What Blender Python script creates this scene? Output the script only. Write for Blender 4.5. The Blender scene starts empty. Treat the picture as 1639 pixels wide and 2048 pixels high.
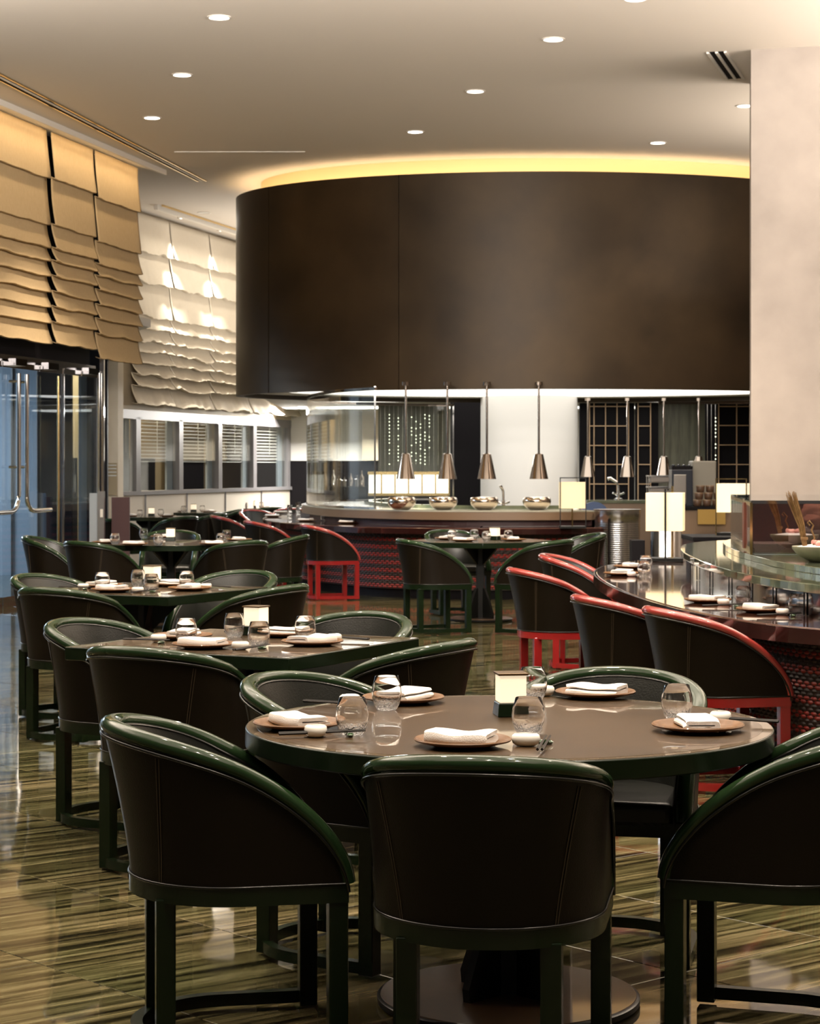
import bpy, bmesh, math, random
from mathutils import Vector, Matrix, noise as mnoise
PI = math.pi
random.seed(7)
SC = bpy.context.scene
COL = SC.collection
# ------------------------------------------------------------------ camera
CAMH = 1.43; F = 4157.0; CX = 819.5; HY = 932.0
cam_d = bpy.data.cameras.new('camera'); cam = bpy.data.objects.new('camera', cam_d); COL.objects.link(cam)
cam.location = (0, 0, CAMH); cam.rotation_euler = (PI/2, 0, 0)
cam_d.sensor_fit = 'HORIZONTAL'; cam_d.sensor_width = 36.0
cam_d.lens = 36.0*F/1639.0
cam_d.shift_x = 0.0; cam_d.shift_y = (HY-1024.0)/1639.0
cam_d.clip_end = 200
cam_d.dof.use_dof = True; cam_d.dof.focus_distance = 5.3; cam_d.dof.aperture_fstop = 22
SC.camera = cam
# ------------------------------------------------------------------ world + exposure
w = bpy.data.worlds.new('world'); SC.world = w; w.use_nodes = True
w.node_tree.nodes['Background'].inputs[0].default_value = (0.86, 0.76, 0.68, 1)
w.node_tree.nodes['Background'].inputs[1].default_value = 0.07
SC.view_settings.view_transform = 'Standard'; SC.view_settings.look = 'None'
SC.view_settings.gamma = 1.0; SC.view_settings.exposure = 0.0
SC.view_settings.use_curve_mapping = False
cy = SC.cycles
cy.use_denoising = True; cy.max_bounces = 8; cy.transparent_max_bounces = 24; cy.transmission_bounces = 8
cy.glossy_bounces = 5; cy.diffuse_bounces = 3; cy.caustics_reflective = False; cy.caustics_refractive = False
cy.sample_clamp_indirect = 6.0; cy.use_light_tree = True

def lamp(kind, name, loc, energy, color=(1, .85, .68), rot=(0, 0, 0), **kw):
    d = bpy.data.lights.new(name, kind); d.energy = energy; d.color = color
    for k, v in kw.items(): setattr(d, k, v)
    o = bpy.data.objects.new(name, d); COL.objects.link(o); o.location = loc; o.rotation_euler = rot
    return o
CEIL = 5.03
# large area lights: glow under the kitchen soffit, cove over the blinds, hallway outside
lamp('AREA', 'hallway_light', (-7.0, 24.4, 3.1), 330, (.76, .88, 1), (0, 0, 0), shape='RECTANGLE', size=1.6, size_y=3.0)
lamp('AREA', 'street_light', (-4.4, 31.5, 3.2), 330, (1, .86, .62), (0, 0, 0), shape='RECTANGLE', size=.8, size_y=7.0)
# added fill lights that brighten the ceiling, hung out of view without fixtures
lamp('AREA', 'ceiling_fill_near', (0, 4.5, 3.7), 600, (1, .91, .83), (PI-math.radians(22), 0, 0), shape='RECTANGLE', size=7, size_y=5)
lamp('AREA', 'ceiling_fill_right', (5.6, 15, 3.3), 1300, (1, .88, .76), (PI, 0, 0), shape='RECTANGLE', size=.6, size_y=14)
lamp('AREA', 'ceiling_fill_left', (-4.4, 10, 3.6), 700, (1, .91, .82), (PI, 0, 0), shape='RECTANGLE', size=.6, size_y=9)
lamp('AREA', 'ceiling_fill_middle', (0, 9.0, 3.75), 760, (1, .92, .84), (math.radians(134), 0, 0), shape='RECTANGLE', size=7, size_y=.5)
lamp('AREA', 'ceiling_fill_high', (0, 11.5, 4.12), 330, (1, .91, .83), (math.radians(118), 0, 0), shape='RECTANGLE', size=6, size_y=.2)
lamp('AREA', 'ceiling_fill_behind_hood', (.3, 30.5, 2.7), 220, (1, .92, .82), (PI, 0, 0), shape='RECTANGLE', size=4.0, size_y=4.0)
lamp('SPOT', 'pillar_fill', (3.3, 15.2, CEIL-.05), 30, (1, .90, .80), (math.radians(28), 0, 0), spot_size=math.radians(90), spot_blend=1.0, shadow_soft_size=.2)  # added fill spot brightening the pillar, has no fixture
lamp('AREA', 'back_wall_fill', (-1.0, 34.9, 2.36), 420, (1, .95, .88), (math.radians(-25), 0, 0), shape='RECTANGLE', size=2.6, size_y=.3)  # added fill light, unseen, brightens the wall behind the glass screen
lamp('AREA', 'window_wall_washer', (-2.45, 32.3, 4.9), 45, (1, .90, .74), (0, math.radians(-22), math.radians(-14.8)), shape='RECTANGLE', size=.15, size_y=7.0)  # added fill strip brightening the cream blinds, no lamp built for it

# ------------------------------------------------------------------ helpers
def at(px, py, h):
    z = (CAMH-h)*F/(py-HY)
    return Vector(((px-CX)*z/F, z, h))

class MB:
    def __init__(s): s.v = []; s.f = []; s.m = []; s.mi = 0
    def add(s, vs, fs):
        o = len(s.v); s.v += [tuple(p) for p in vs]
        for f in fs: s.f.append(tuple(i+o for i in f)); s.m.append(s.mi)
        return s
    def box(s, c, sz, rz=0, taper=1.0):
        x, y, z = sz[0]/2, sz[1]/2, sz[2]/2; cs, sn = math.cos(rz), math.sin(rz); vs = []
        for k in (-1, 1):
            t = taper if k > 0 else 1
            for a, b in ((-1, -1), (1, -1), (1, 1), (-1, 1)):
                px, py = a*x*t, b*y*t
                vs.append((c[0]+px*cs-py*sn, c[1]+px*sn+py*cs, c[2]+k*z))
        return s.add(vs, [(0, 3, 2, 1), (4, 5, 6, 7), (0, 1, 5, 4), (1, 2, 6, 5), (2, 3, 7, 6), (3, 0, 4, 7)])
    def lathe(s, prof, n=32, c=(0, 0, 0), sx=1, sy=1):
        vs = []; fs = []; m = len(prof)
        for i in range(n):
            a = 2*PI*i/n
            for r, z in prof: vs.append((c[0]+r*math.cos(a)*sx, c[1]+r*math.sin(a)*sy, c[2]+z))
        for i in range(n):
            j = (i+1) % n
            for k in range(m-1):
                a, b, d, e = i*m+k, j*m+k, j*m+k+1, i*m+k+1
                if prof[k][0] < 1e-6: fs.append((a, d, e))
                elif prof[k+1][0] < 1e-6: fs.append((a, b, e))
                else: fs.append((a, b, d, e))
        return s.add(vs, fs)
    def tube(s, path, r, n=8, closed=False, sc=(1, 1)):
        path = [Vector(p) for p in path]; L = len(path); vs = []; fs = []
        up = Vector((0, 0, 1))
        for i, p in enumerate(path):
            if closed: t = path[(i+1) % L]-path[i-1]
            else: t = path[min(i+1, L-1)]-path[max(i-1, 0)]
            t.normalize()
            u = up if abs(t.dot(up)) < .95 else Vector((0, 1, 0))
            a = t.cross(u).normalized(); b = a.cross(t).normalized()
            rr = r[i] if isinstance(r, (list, tuple)) else r
            for k in range(n):
                an = 2*PI*k/n
                vs.append(p+a*math.cos(an)*rr*sc[0]+b*math.sin(an)*rr*sc[1])
        for i in range(L if closed else L-1):
            j = (i+1) % L
            for k in range(n):
                l = (k+1) % n
                fs.append((i*n+k, i*n+l, j*n+l, j*n+k))
        if not closed:
            fs.append(tuple(range(n))[::-1]); fs.append(tuple((L-1)*n+k for k in range(n)))
        return s.add(vs, fs)
    def prism(s, poly, z0, z1):
        n = len(poly)
        vs = [(p[0], p[1], z0) for p in poly]+[(p[0], p[1], z1) for p in poly]
        fs = [tuple(range(n))[::-1], tuple(range(n, 2*n))]+[(i, (i+1) % n, n+(i+1) % n, n+i) for i in range(n)]
        return s.add(vs, fs)
    def grid(s, fn, nu, nv, wrap=False):
        vs = [fn(i/nu, j/nv) for i in range(nu+(0 if wrap else 1)) for j in range(nv+1)]
        R = nu if wrap else nu+1; fs = []
        for i in range(nu):
            for j in range(nv):
                a = (i % R)*(nv+1)+j; b = ((i+1) % R)*(nv+1)+j
                fs.append((a, b, b+1, a+1))
        return s.add(vs, fs)
    def band(s, pts, z0, z1, th, closed=False):
        """a wall of thickness th following a plan polyline"""
        P = [Vector((p[0], p[1])) for p in pts]; L = len(P); ins = []
        for i in range(L):
            if closed: t = P[(i+1) % L]-P[i-1]
            else: t = P[min(i+1, L-1)]-P[max(i-1, 0)]
            t.normalize(); ins.append(P[i]+Vector((-t.y, t.x))*th)
        vs = []
        for i in range(L):
            vs += [(P[i].x, P[i].y, z0), (P[i].x, P[i].y, z1), (ins[i].x, ins[i].y, z1), (ins[i].x, ins[i].y, z0)]
        fs = []
        for i in range(L if closed else L-1):
            j = (i+1) % L
            for k in range(4):
                l = (k+1) % 4
                fs.append((i*4+k, i*4+l, j*4+l, j*4+k))
        if not closed: fs += [(0, 1, 2, 3), ((L-1)*4+3, (L-1)*4+2, (L-1)*4+1, (L-1)*4)]
        return s.add(vs, fs)
    def build(s, name, mats, parent=None, smooth=False, bev=0, sub=0, seg=2, loc=None):
        me = bpy.data.meshes.new(name); me.from_pydata(s.v, [], s.f)
        if not isinstance(mats, (list, tuple)): mats = [mats]
        for m in mats: me.materials.append(m)
        if len(mats) > 1: me.polygons.foreach_set('material_index', s.m)
        bm = bmesh.new(); bm.from_mesh(me); bmesh.ops.recalc_face_normals(bm, faces=bm.faces); bm.to_mesh(me); bm.free()
        if smooth:
            me.polygons.foreach_set('use_smooth', [True]*len(me.polygons))
            try: me.set_sharp_from_angle(angle=math.radians(smooth if smooth > 1 else 40))
            except Exception: pass
        me.update()
        o = bpy.data.objects.new(name, me); COL.objects.link(o)
        if parent: o.parent = parent
        if loc is not None: o.location = loc
        if bev:
            b = o.modifiers.new('bevel', 'BEVEL'); b.width = bev; b.segments = seg; b.limit_method = 'ANGLE'; b.angle_limit = math.radians(40)
        if sub:
            b = o.modifiers.new('subdivision', 'SUBSURF'); b.levels = sub; b.render_levels = sub
        return o

def tag(o, label, cat, group=None, kind=None):
    o['label'] = label; o['category'] = cat
    if group: o['group'] = group
    if kind: o['kind'] = kind
    return o
def struct(o, label=None):
    o['kind'] = 'structure'
    if label: o['label'] = label
    return o
def empty(name, loc=(0, 0, 0), rz=0, label='', cat='', group=None):
    o = bpy.data.objects.new(name, None); COL.objects.link(o); o.location = loc; o.rotation_euler = (0, 0, rz)
    o.empty_display_size = .1
    return tag(o, label, cat, group) if label else o
def dup(root, loc, rz, label, group=None, scale=None):
    def cp(o, par):
        c = o.copy(); COL.objects.link(c); c.parent = par
        for ch in kids.get(o.name, []): cp(ch, c)
        return c
    kids = KIDS.setdefault(root.name, None)
    if kids is None:
        kids = {}
        def walk(o):
            l = [x for x in bpy.data.objects if x.parent == o]
            if l: kids[o.name] = l
            for x in l: walk(x)
        walk(root); KIDS[root.name] = kids
    r = cp(root, None); r.location = loc; r.rotation_euler = (0, 0, rz); r['label'] = label
    if scale: r.scale = scale
    if group: r['group'] = group
    return r
KIDS = {}
_used = set()
def place(proto, loc, rz, label, group=None, scale=None):
    """the first use moves the prototype itself, later uses copy it"""
    if proto.name not in _used:
        dup_kids = None
        _used.add(proto.name)
        # make sure the child table exists before anything is copied
        kids = {}
        def walk(o):
            l = [x for x in bpy.data.objects if x.parent == o]
            if l: kids[o.name] = l
            for x in l: walk(x)
        walk(proto); KIDS[proto.name] = kids
        proto.location = loc; proto.rotation_euler = (0, 0, rz); proto['label'] = label
        if scale: proto.scale = scale
        if group: proto['group'] = group
        return proto
    r = dup(proto, loc, rz, label, group, scale)
    if not scale: r.scale = (1, 1, 1)
    return r

# ------------------------------------------------------------------ materials
def mat(name, col, rough=.5, metal=0, spec=.5, col2=None, nscale=5, stretch=(1, 1, 1), bump=0, bscale=None, emit=0, ecol=None,
        coat=0, trans=0, ior=1.45, coords='Object', contrast=(.35, .65), detail=4, rvar=0, sheen=0):
    m = bpy.data.materials.new(name); m.use_nodes = True; nt = m.node_tree; N = nt.nodes; L = nt.links
    b = N['Principled BSDF']; I = b.inputs
    I['Base Color'].default_value = (*col, 1); I['Roughness'].default_value = rough; I['Metallic'].default_value = metal
    I['Specular IOR Level'].default_value = spec; I['IOR'].default_value = ior
    I['Coat Weight'].default_value = coat; I['Coat Roughness'].default_value = .04
    I['Transmission Weight'].default_value = trans
    if emit: I['Emission Color'].default_value = (*(ecol or col), 1); I['Emission Strength'].default_value = emit
    if sheen: I['Sheen Weight'].default_value = sheen
    if col2 or bump:
        tc = N.new('ShaderNodeTexCoord'); mp = N.new('ShaderNodeMapping'); mp.inputs['Scale'].default_value = stretch
        L.new(tc.outputs[coords], mp.inputs[0])
        nz = N.new('ShaderNodeTexNoise'); nz.inputs['Scale'].default_value = nscale; nz.inputs['Detail'].default_value = detail
        L.new(mp.outputs[0], nz.inputs['Vector'])
        if col2:
            r = N.new('ShaderNodeValToRGB'); r.color_ramp.elements[0].position = contrast[0]; r.color_ramp.elements[1].position = contrast[1]
            r.color_ramp.elements[0].color = (*col, 1); r.color_ramp.elements[1].color = (*col2, 1)
            L.new(nz.outputs['Fac'], r.inputs[0]); L.new(r.outputs[0], I['Base Color'])
        if rvar:
            mr = N.new('ShaderNodeMapRange'); mr.inputs[3].default_value = max(0, rough-rvar); mr.inputs[4].default_value = rough+rvar
            L.new(nz.outputs['Fac'], mr.inputs[0]); L.new(mr.outputs[0], I['Roughness'])
        if bump:
            n2 = nz
            if bscale:
                n2 = N.new('ShaderNodeTexNoise'); n2.inputs['Scale'].default_value = bscale; n2.inputs['Detail'].default_value = 3
                L.new(mp.outputs[0], n2.inputs['Vector'])
            bp = N.new('ShaderNodeBump'); bp.inputs['Strength'].default_value = bump; bp.inputs['Distance'].default_value = .01
            L.new(n2.outputs['Fac'], bp.inputs['Height']); L.new(bp.outputs[0], I['Normal'])
    return m

def glass_thin(name, tint=(.97, .985, .98), refl=1.0):
    m = bpy.data.materials.new(name); m.use_nodes = True; nt = m.node_tree; N = nt.nodes; L = nt.links
    N.remove(N['Principled BSDF']); out = N['Material Output']
    t = N.new('ShaderNodeBsdfTransparent'); t.inputs[0].default_value = (*tint, 1)
    g = N.new('ShaderNodeBsdfGlossy'); g.inputs['Roughness'].default_value = .01; g.inputs[0].default_value = (refl, refl, refl, 1)
    fr = N.new('ShaderNodeFresnel'); ge = N.new('ShaderNodeNewGeometry'); mr = N.new('ShaderNodeMapRange')
    mr.inputs[3].default_value = 1.45; mr.inputs[4].default_value = 1/1.45; L.new(ge.outputs['Backfacing'], mr.inputs[0]); L.new(mr.outputs[0], fr.inputs[0])
    mx = N.new('ShaderNodeMixShader'); L.new(fr.outputs[0], mx.inputs[0]); L.new(t.outputs[0], mx.inputs[1]); L.new(g.outputs[0], mx.inputs[2])
    L.new(mx.outputs[0], out.inputs[0]); return m

UDIR = Vector((.75, .66)); VDIR = Vector((-.66, .75))
def marble_floor():
    m = bpy.data.materials.new('streaked_marble'); m.use_nodes = True; nt = m.node_tree; N = nt.nodes; L = nt.links
    b = N['Principled BSDF']
    g = N.new('ShaderNodeNewGeometry'); oi = N.new('ShaderNodeObjectInfo')
    mp = N.new('ShaderNodeMapping'); mp.inputs['Rotation'].default_value = (0, 0, -math.atan2(.61, .79))
    L.new(g.outputs['Position'], mp.inputs[0])
    add = N.new('ShaderNodeVectorMath'); add.operation = 'ADD'
    cmb = N.new('ShaderNodeCombineXYZ')
    ml = N.new('ShaderNodeMath'); ml.operation = 'MULTIPLY'; ml.inputs[1].default_value = 7.0
    L.new(oi.outputs['Random'], ml.inputs[0]); L.new(ml.outputs[0], cmb.inputs[2]); 
    L.new(mp.outputs[0], add.inputs[0]); L.new(cmb.outputs[0], add.inputs[1])
    sc1 = N.new('ShaderNodeMapping'); sc1.inputs['Scale'].default_value = (.45, 11, 1); L.new(add.outputs[0], sc1.inputs[0])
    n1 = N.new('ShaderNodeTexNoise'); n1.inputs['Scale'].default_value = 2.4; n1.inputs['Detail'].default_value = 7; n1.inputs['Roughness'].default_value = .62; n1.inputs['Distortion'].default_value = .35
    L.new(sc1.outputs[0], n1.inputs['Vector'])
    r = N.new('ShaderNodeValToRGB'); e = r.color_ramp.elements
    e[0].position = .38; e[0].color = (.010, .009, .005, 1); e[1].position = .68; e[1].color = (.24, .21, .135, 1)
    x = e.new(.46); x.color = (.050, .044, .022, 1); x = e.new(.53); x.color = (.105, .092, .050, 1)
    L.new(n1.outputs['Fac'], r.inputs[0])
    sc2 = N.new('ShaderNodeMapping'); sc2.inputs['Scale'].default_value = (.5, 1.6, 1); L.new(add.outputs[0], sc2.inputs[0])
    n2 = N.new('ShaderNodeTexNoise'); n2.inputs['Scale'].default_value = 1.2; n2.inputs['Detail'].default_value = 3; L.new(sc2.outputs[0], n2.inputs['Vector'])
    r2 = N.new('ShaderNodeValToRGB'); r2.color_ramp.elements[0].position = .35; r2.color_ramp.elements[1].position = .65
    r2.color_ramp.elements[0].color = (.62, .68, .52, 1); r2.color_ramp.elements[1].color = (1, .92, .80, 1)
    L.new(n2.outputs['Fac'], r2.inputs[0])
    mx = N.new('ShaderNodeMixRGB'); mx.blend_type = 'MULTIPLY'; mx.inputs[0].default_value = 1
    L.new(r.outputs[0], mx.inputs[1]); L.new(r2.outputs[0], mx.inputs[2]); L.new(mx.outputs[0], b.inputs['Base Color'])
    b.inputs['Roughness'].default_value = .055; b.inputs['Specular IOR Level'].default_value = .5
    n3 = N.new('ShaderNodeTexNoise'); n3.inputs['Scale'].default_value = 2.5; L.new(g.outputs['Position'], n3.inputs['Vector'])
    bp = N.new('ShaderNodeBump'); bp.inputs['Strength'].default_value = .08; bp.inputs['Distance'].default_value = .02
    L.new(n3.outputs['Fac'], bp.inputs['Height']); L.new(bp.outputs[0], b.inputs['Normal'])
    return m

def ribbed_top():
    m = mat('ribbed_brown_veneer', (.11, .068, .042), rough=.35, coat=.8)
    nt = m.node_tree; N = nt.nodes; L = nt.links; b = N['Principled BSDF']
    tc = N.new('ShaderNodeTexCoord'); wv = N.new('ShaderNodeTexWave'); wv.bands_direction = 'DIAGONAL'; wv.inputs['Scale'].default_value = 55; wv.inputs['Distortion'].default_value = .6
    L.new(tc.outputs['Object'], wv.inputs['Vector'])
    nz = N.new('ShaderNodeTexNoise'); nz.inputs['Scale'].default_value = 3; L.new(tc.outputs['Object'], nz.inputs['Vector'])
    ad = N.new('ShaderNodeMath'); ad.operation = 'MULTIPLY_ADD'; ad.inputs[1].default_value = .6; L.new(wv.outputs['Fac'], ad.inputs[0]); L.new(nz.outputs['Fac'], ad.inputs[2])
    r = N.new('ShaderNodeValToRGB'); r.color_ramp.elements[0].position = .3; r.color_ramp.elements[1].position = 1.1 if False else 1.0
    r.color_ramp.elements[0].color = (.010, .006, .003, 1); r.color_ramp.elements[1].color = (.090, .052, .022, 1)
    L.new(ad.outputs[0], r.inputs[0]); L.new(r.outputs[0], b.inputs['Base Color'])
    b.inputs['Coat Roughness'].default_value = .02
    return m

M = {}
M['marble'] = marble_floor()
M['grout'] = mat('grout', (.10, .085, .055), .5)
M['ceiling'] = mat('ceiling_plaster', (.70, .64, .57), .8, col2=(.66, .60, .53), nscale=.6, coords='Generated')
M['plaster'] = mat('mottled_plaster', (.38, .33, .29), .7, col2=(.29, .25, .22), nscale=2.2, detail=8, contrast=(.3, .7))
M['cream'] = mat('cream_wall_covering', (.66, .57, .43), .7, col2=(.60, .51, .38), nscale=3)
M['white_wall'] = mat('white_plaster', (.78, .76, .72), .6)
M['bronze'] = mat('dark_bronze_plaster', (.021, .013, .006), .42, metal=.5, col2=(.050, .032, .015), nscale=1.3, detail=9, contrast=(.3, .75), rvar=.06, spec=.5)
M['cove'] = mat('gilded_cove', (.80, .58, .30), .5)
M['cove_glow'] = mat('cove_glow_strip', (1, .8, .45), emit=12, ecol=(1, .74, .44))
M['leather_out'] = mat('dark_brown_leather', (.0060, .0040, .0020), .42, spec=.18, bump=.12, bscale=260, coat=0)
M['leather_in'] = mat('black_green_leather', (.012, .013, .011), .30, spec=.6, bump=.12, bscale=200)
M['green'] = mat('green_lacquer', (.012, .027, .010), .09, spec=.36, coat=.0)
M['green_dark'] = mat('dark_green_lacquer', (.004, .0095, .003), .25, spec=.35, coat=0)
M['red'] = mat('red_lacquer', (.24, .012, .012), .2, spec=.5, coat=.6)
M['red_rail'] = mat('red_leather_piping', (.28, .034, .028), .2, spec=.6, coat=.6)
M['black'] = mat('black_leather_piping', (.006, .006, .005), .25)
M['stitch'] = mat('stitching_thread', (.06, .042, .022), .6)
M['tabletop'] = ribbed_top()
M['rim'] = mat('pale_bevelled_rim', (.20, .15, .10), .15, coat=1)
M['base_top'] = mat('brown_stitched_base_leather', (.10, .06, .035), .28, coat=.5, col2=(.14, .085, .05), nscale=6)
M['darkmetal'] = mat('blackened_steel', (.008, .008, .007), .3, metal=.3)
M['plate'] = mat('turned_teak', (.095, .042, .012), .45, spec=.3, col2=(.14, .066, .022), nscale=7, stretch=(1, 6, 1), coat=.05)
M['napkin'] = mat('white_linen', (.80, .78, .75), .85, bump=.25, bscale=350, sheen=.2)
M['ceramic'] = mat('white_ceramic', (.84, .83, .78), .12, coat=.5)
M['chop'] = mat('ebony', (.008, .006, .005), .5, spec=.2)
M['jade'] = mat('green_glazed_ceramic', (.035, .075, .03), .12, coat=.7)
M['glass'] = mat('tumbler_glass', (1, 1, 1), 0.0, trans=1, ior=1.45)
nt = M['glass'].node_tree; N = nt.nodes; L = nt.links      # seeded, bubbly foot
tc = N.new('ShaderNodeTexCoord'); sx = N.new('ShaderNodeSeparateXYZ'); L.new(tc.outputs['Object'], sx.inputs[0])
mr = N.new('ShaderNodeMapRange'); mr.inputs[1].default_value = .012; mr.inputs[2].default_value = .034; mr.inputs[3].default_value = .9; mr.inputs[4].default_value = 0; L.new(sx.outputs[2], mr.inputs[0])
vo = N.new('ShaderNodeTexVoronoi'); vo.inputs['Scale'].default_value = 150; L.new(tc.outputs['Object'], vo.inputs['Vector'])
bp = N.new('ShaderNodeBump'); bp.inputs['Distance'].default_value = .004; L.new(mr.outputs[0], bp.inputs['Strength']); L.new(vo.outputs['Distance'], bp.inputs['Height'])
L.new(bp.outputs[0], N['Principled BSDF'].inputs['Normal'])
M['pane'] = glass_thin('window_glass')
M['pane_blue'] = glass_thin('door_glass', (.80, .88, .95))
M['shade'] = mat('frosted_candle_shade', (.9, .82, .66), .5, emit=.72, ecol=(1, .84, .60))
M['lampshade'] = mat('silk_lamp_shade', (.7, .6, .4), .6, emit=.55, ecol=(1, .80, .44))
M['lampshade_white'] = mat('bright_silk_shade', (.7, .6, .4), .6, emit=.95, ecol=(1, .86, .60))
M['lens'] = mat('downlight_lens', (1, 1, 1), emit=14, ecol=(1, .93, .84))
M['lens_dim'] = mat('unlit_downlight_lens', (.8, .78, .74), .4)
M['trim'] = mat('white_trim', (.72, .68, .62), .4)
M['chrome'] = mat('polished_chrome', (.78, .76, .74), .07, metal=1)
M['brass'] = mat('polished_brass', (.72, .52, .24), .16, metal=1)
M['steel'] = mat('brushed_steel', (.50, .49, .48), .22, metal=1)
M['steel_dark'] = mat('dark_polished_steel', (.16, .155, .16), .10, metal=1)
M['nickel'] = mat('smoked_nickel', (.38, .32, .27), .12, metal=1)
M['copper_bowl'] = mat('warm_silvered_bowl', (.66, .57, .48), .10, metal=1)
M['wood_red'] = mat('glossy_mahogany', (.075, .030, .020), .1, coat=1, col2=(.11, .046, .03), nscale=3, stretch=(1, 8, 1))
M['wood_edge'] = mat('mahogany_edge', (.022, .006, .005), .14, coat=.2)
M['marble_green'] = mat('green_marble', (.060, .080, .055), .06, coat=.6, col2=(.16, .18, .12), nscale=2.5, stretch=(1, 5, 1), detail=8)
M['shelf'] = mat('pale_green_stone_shelf', (.42, .42, .34), .12, col2=(.5, .5, .42), nscale=3)
M['tan'] = mat('tan_leather_fascia', (.20, .135, .085), .35)
M['linen_tan'] = mat('tan_linen_blind', (.50, .36, .19), .85, col2=(.56, .41, .23), nscale=120, stretch=(1, 1, .1), bump=.2)
M['linen_cream'] = mat('cream_linen_blind', (.66, .59, .48), .85, col2=(.70, .63, .52), nscale=120, stretch=(1, 1, .1), bump=.2)
M['weave_red'] = mat('red_woven_cord', (.22, .016, .010), .45)
M['weave_dark'] = mat('dark_woven_cord', (.020, .010, .007), .5)
M['frame_grey'] = mat('lilac_grey_frame', (.21, .20, .205), .4)
M['panel_cream'] = mat('cream_upholstered_panel', (.68, .61, .52), .75)
M['dark_wall'] = mat('dark_lacquer_panel', (.006, .005, .006), .55, spec=.12)
M['maroon'] = mat('maroon_panel', (.045, .014, .014), .5)
M['hall_blue'] = mat('blue_grey_hall_panel', (.30, .34, .38), .4)
M['hall_tan'] = mat('tan_hall_panel', (.34, .26, .15), .5)
M['slat'] = mat('pale_blind_slat', (.74, .74, .70), .4)
M['lit'] = mat('lit_shelf_backing', (1, .95, .85), emit=1.5, ecol=(1, .93, .80))
M['lumi'] = mat('added_soffit_glow', (1, .97, .92), emit=2.3, ecol=(1, .95, .88))  # emission added to brighten soffit and kitchen
M['bead'] = mat('crystal_bead_lights', (1, .95, .7), emit=3.0, ecol=(.95, 1, .72))
M['olive'] = mat('olive_stone_panel', (.10, .10, .07), .35, col2=(.17, .17, .12), nscale=4, stretch=(5, 1, .5))
M['gold_line'] = mat('gold_lattice', (.58, .40, .24), .4)
M['mirror'] = mat('smoked_red_mirror', (.36, .20, .15), .03, metal=1)
M['smoked'] = glass_thin('smoked_mirror_pane', (.62, .46, .40), .55)
nt = M['smoked'].node_tree; mxn = [n for n in nt.nodes if n.type == 'MIX_SHADER'][0]
for l in list(nt.links):
    if l.to_socket == mxn.inputs[0]: nt.links.remove(l)
mxn.inputs[0].default_value = .42
M['fillet'] = mat('stand_in_fillet_pink', (.62, .30, .22), .4, col2=(.75, .50, .40), nscale=9)
M['stone'] = mat('rough_celadon', (.17, .17, .12), .55, col2=(.22, .22, .16), nscale=12, bump=.2)
M['ice'] = mat('crushed_ice', (.82, .84, .88), .3)
M['fish'] = mat('pink_sashimi', (.72, .25, .22), .35, col2=(.85, .48, .42), nscale=20)
M['twig'] = mat('dry_twigs', (.16, .085, .03), .7, col2=(.26, .15, .06), nscale=30)
M['machine'] = mat('black_machine', (.02, .024, .035), .25)
M['grey_panel'] = mat('grey_metal_cabinet', (.22, .21, .18), .4)
M['basket'] = mat('brown_pottery', (.09, .05, .03), .4)
M['blue_fabric'] = mat('blue_leather', (.04, .07, .16), .35)
M['gold_panel'] = mat('gold_lacquer', (.34, .22, .06), .3)
M['paper'] = mat('grey_boxes', (.30, .27, .25), .6)

# ------------------------------------------------------------------ setting: floor, ceiling, walls
def wall_x(z): return -4.16+.214*(z-21.1)       # near blind / glass door line
def win_x(z): return -3.86+.264*(z-29.2)        # far window line
b = MB(); b.box((0, 18, -.06), (22, 46, .08))
floor = struct(b.build('floor', M['grout']))
tile_mesh = None
TW, TL = .6465, 1.2965
nt_ = 0
cands = []
for i in range(-30, 60):
    for j in range(-30, 40):
        c = UDIR*(.55+.65*(i+.5))+VDIR*(1.3*(j+.5)+(.0 if i % 2 else .0))
        hw = 1.2+.21*c.y
        if 3.6 < c.y < 24.5 and abs(c.x) < hw: cands.append((c.y, c))
cands.sort(key=lambda t: t[0])
for _, c in cands[:298]:
    if tile_mesh is None:
        b = MB(); b.box((0, 0, -.01), (TW, TL, .02)); o = b.build('tile', M['marble'], floor, bev=.0015, seg=1); tile_mesh = o
    else:
        o = tile_mesh.copy(); COL.objects.link(o); o.parent = floor
    o.location = (c.x, c.y, 0); o.rotation_euler = (0, 0, math.atan2(UDIR.y, UDIR.x))
b = MB()
for _, c in cands[298:]:
    b.box((c.x, c.y, -.01), (TW, TL, .02), math.atan2(UDIR.y, UDIR.x))
if len(cands) > 298:
    o = b.build('tile_field', M['marble'], floor); o['kind'] = 'stuff'
print('TILES', len(cands))
b = MB(); b.box((0, 31.5, -.011), (22, 18, .02)); o = b.build('floor_far', M['marble'], floor)
bb = MB(); bb.prism([(-10, 17), (wall_x(17)-.1, 17), (wall_x(22.4)-.1, 22.4), (-10, 22.4)], -.02, -.0005); bb.build('hall_floor', M['marble'], floor) 

# ceiling with the recessed pocket along the near blinds
b = MB(); b.box((0, 18, CEIL+.05), (24, 46, .1)); ceiling = struct(b.build('ceiling', M['ceiling']))

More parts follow.
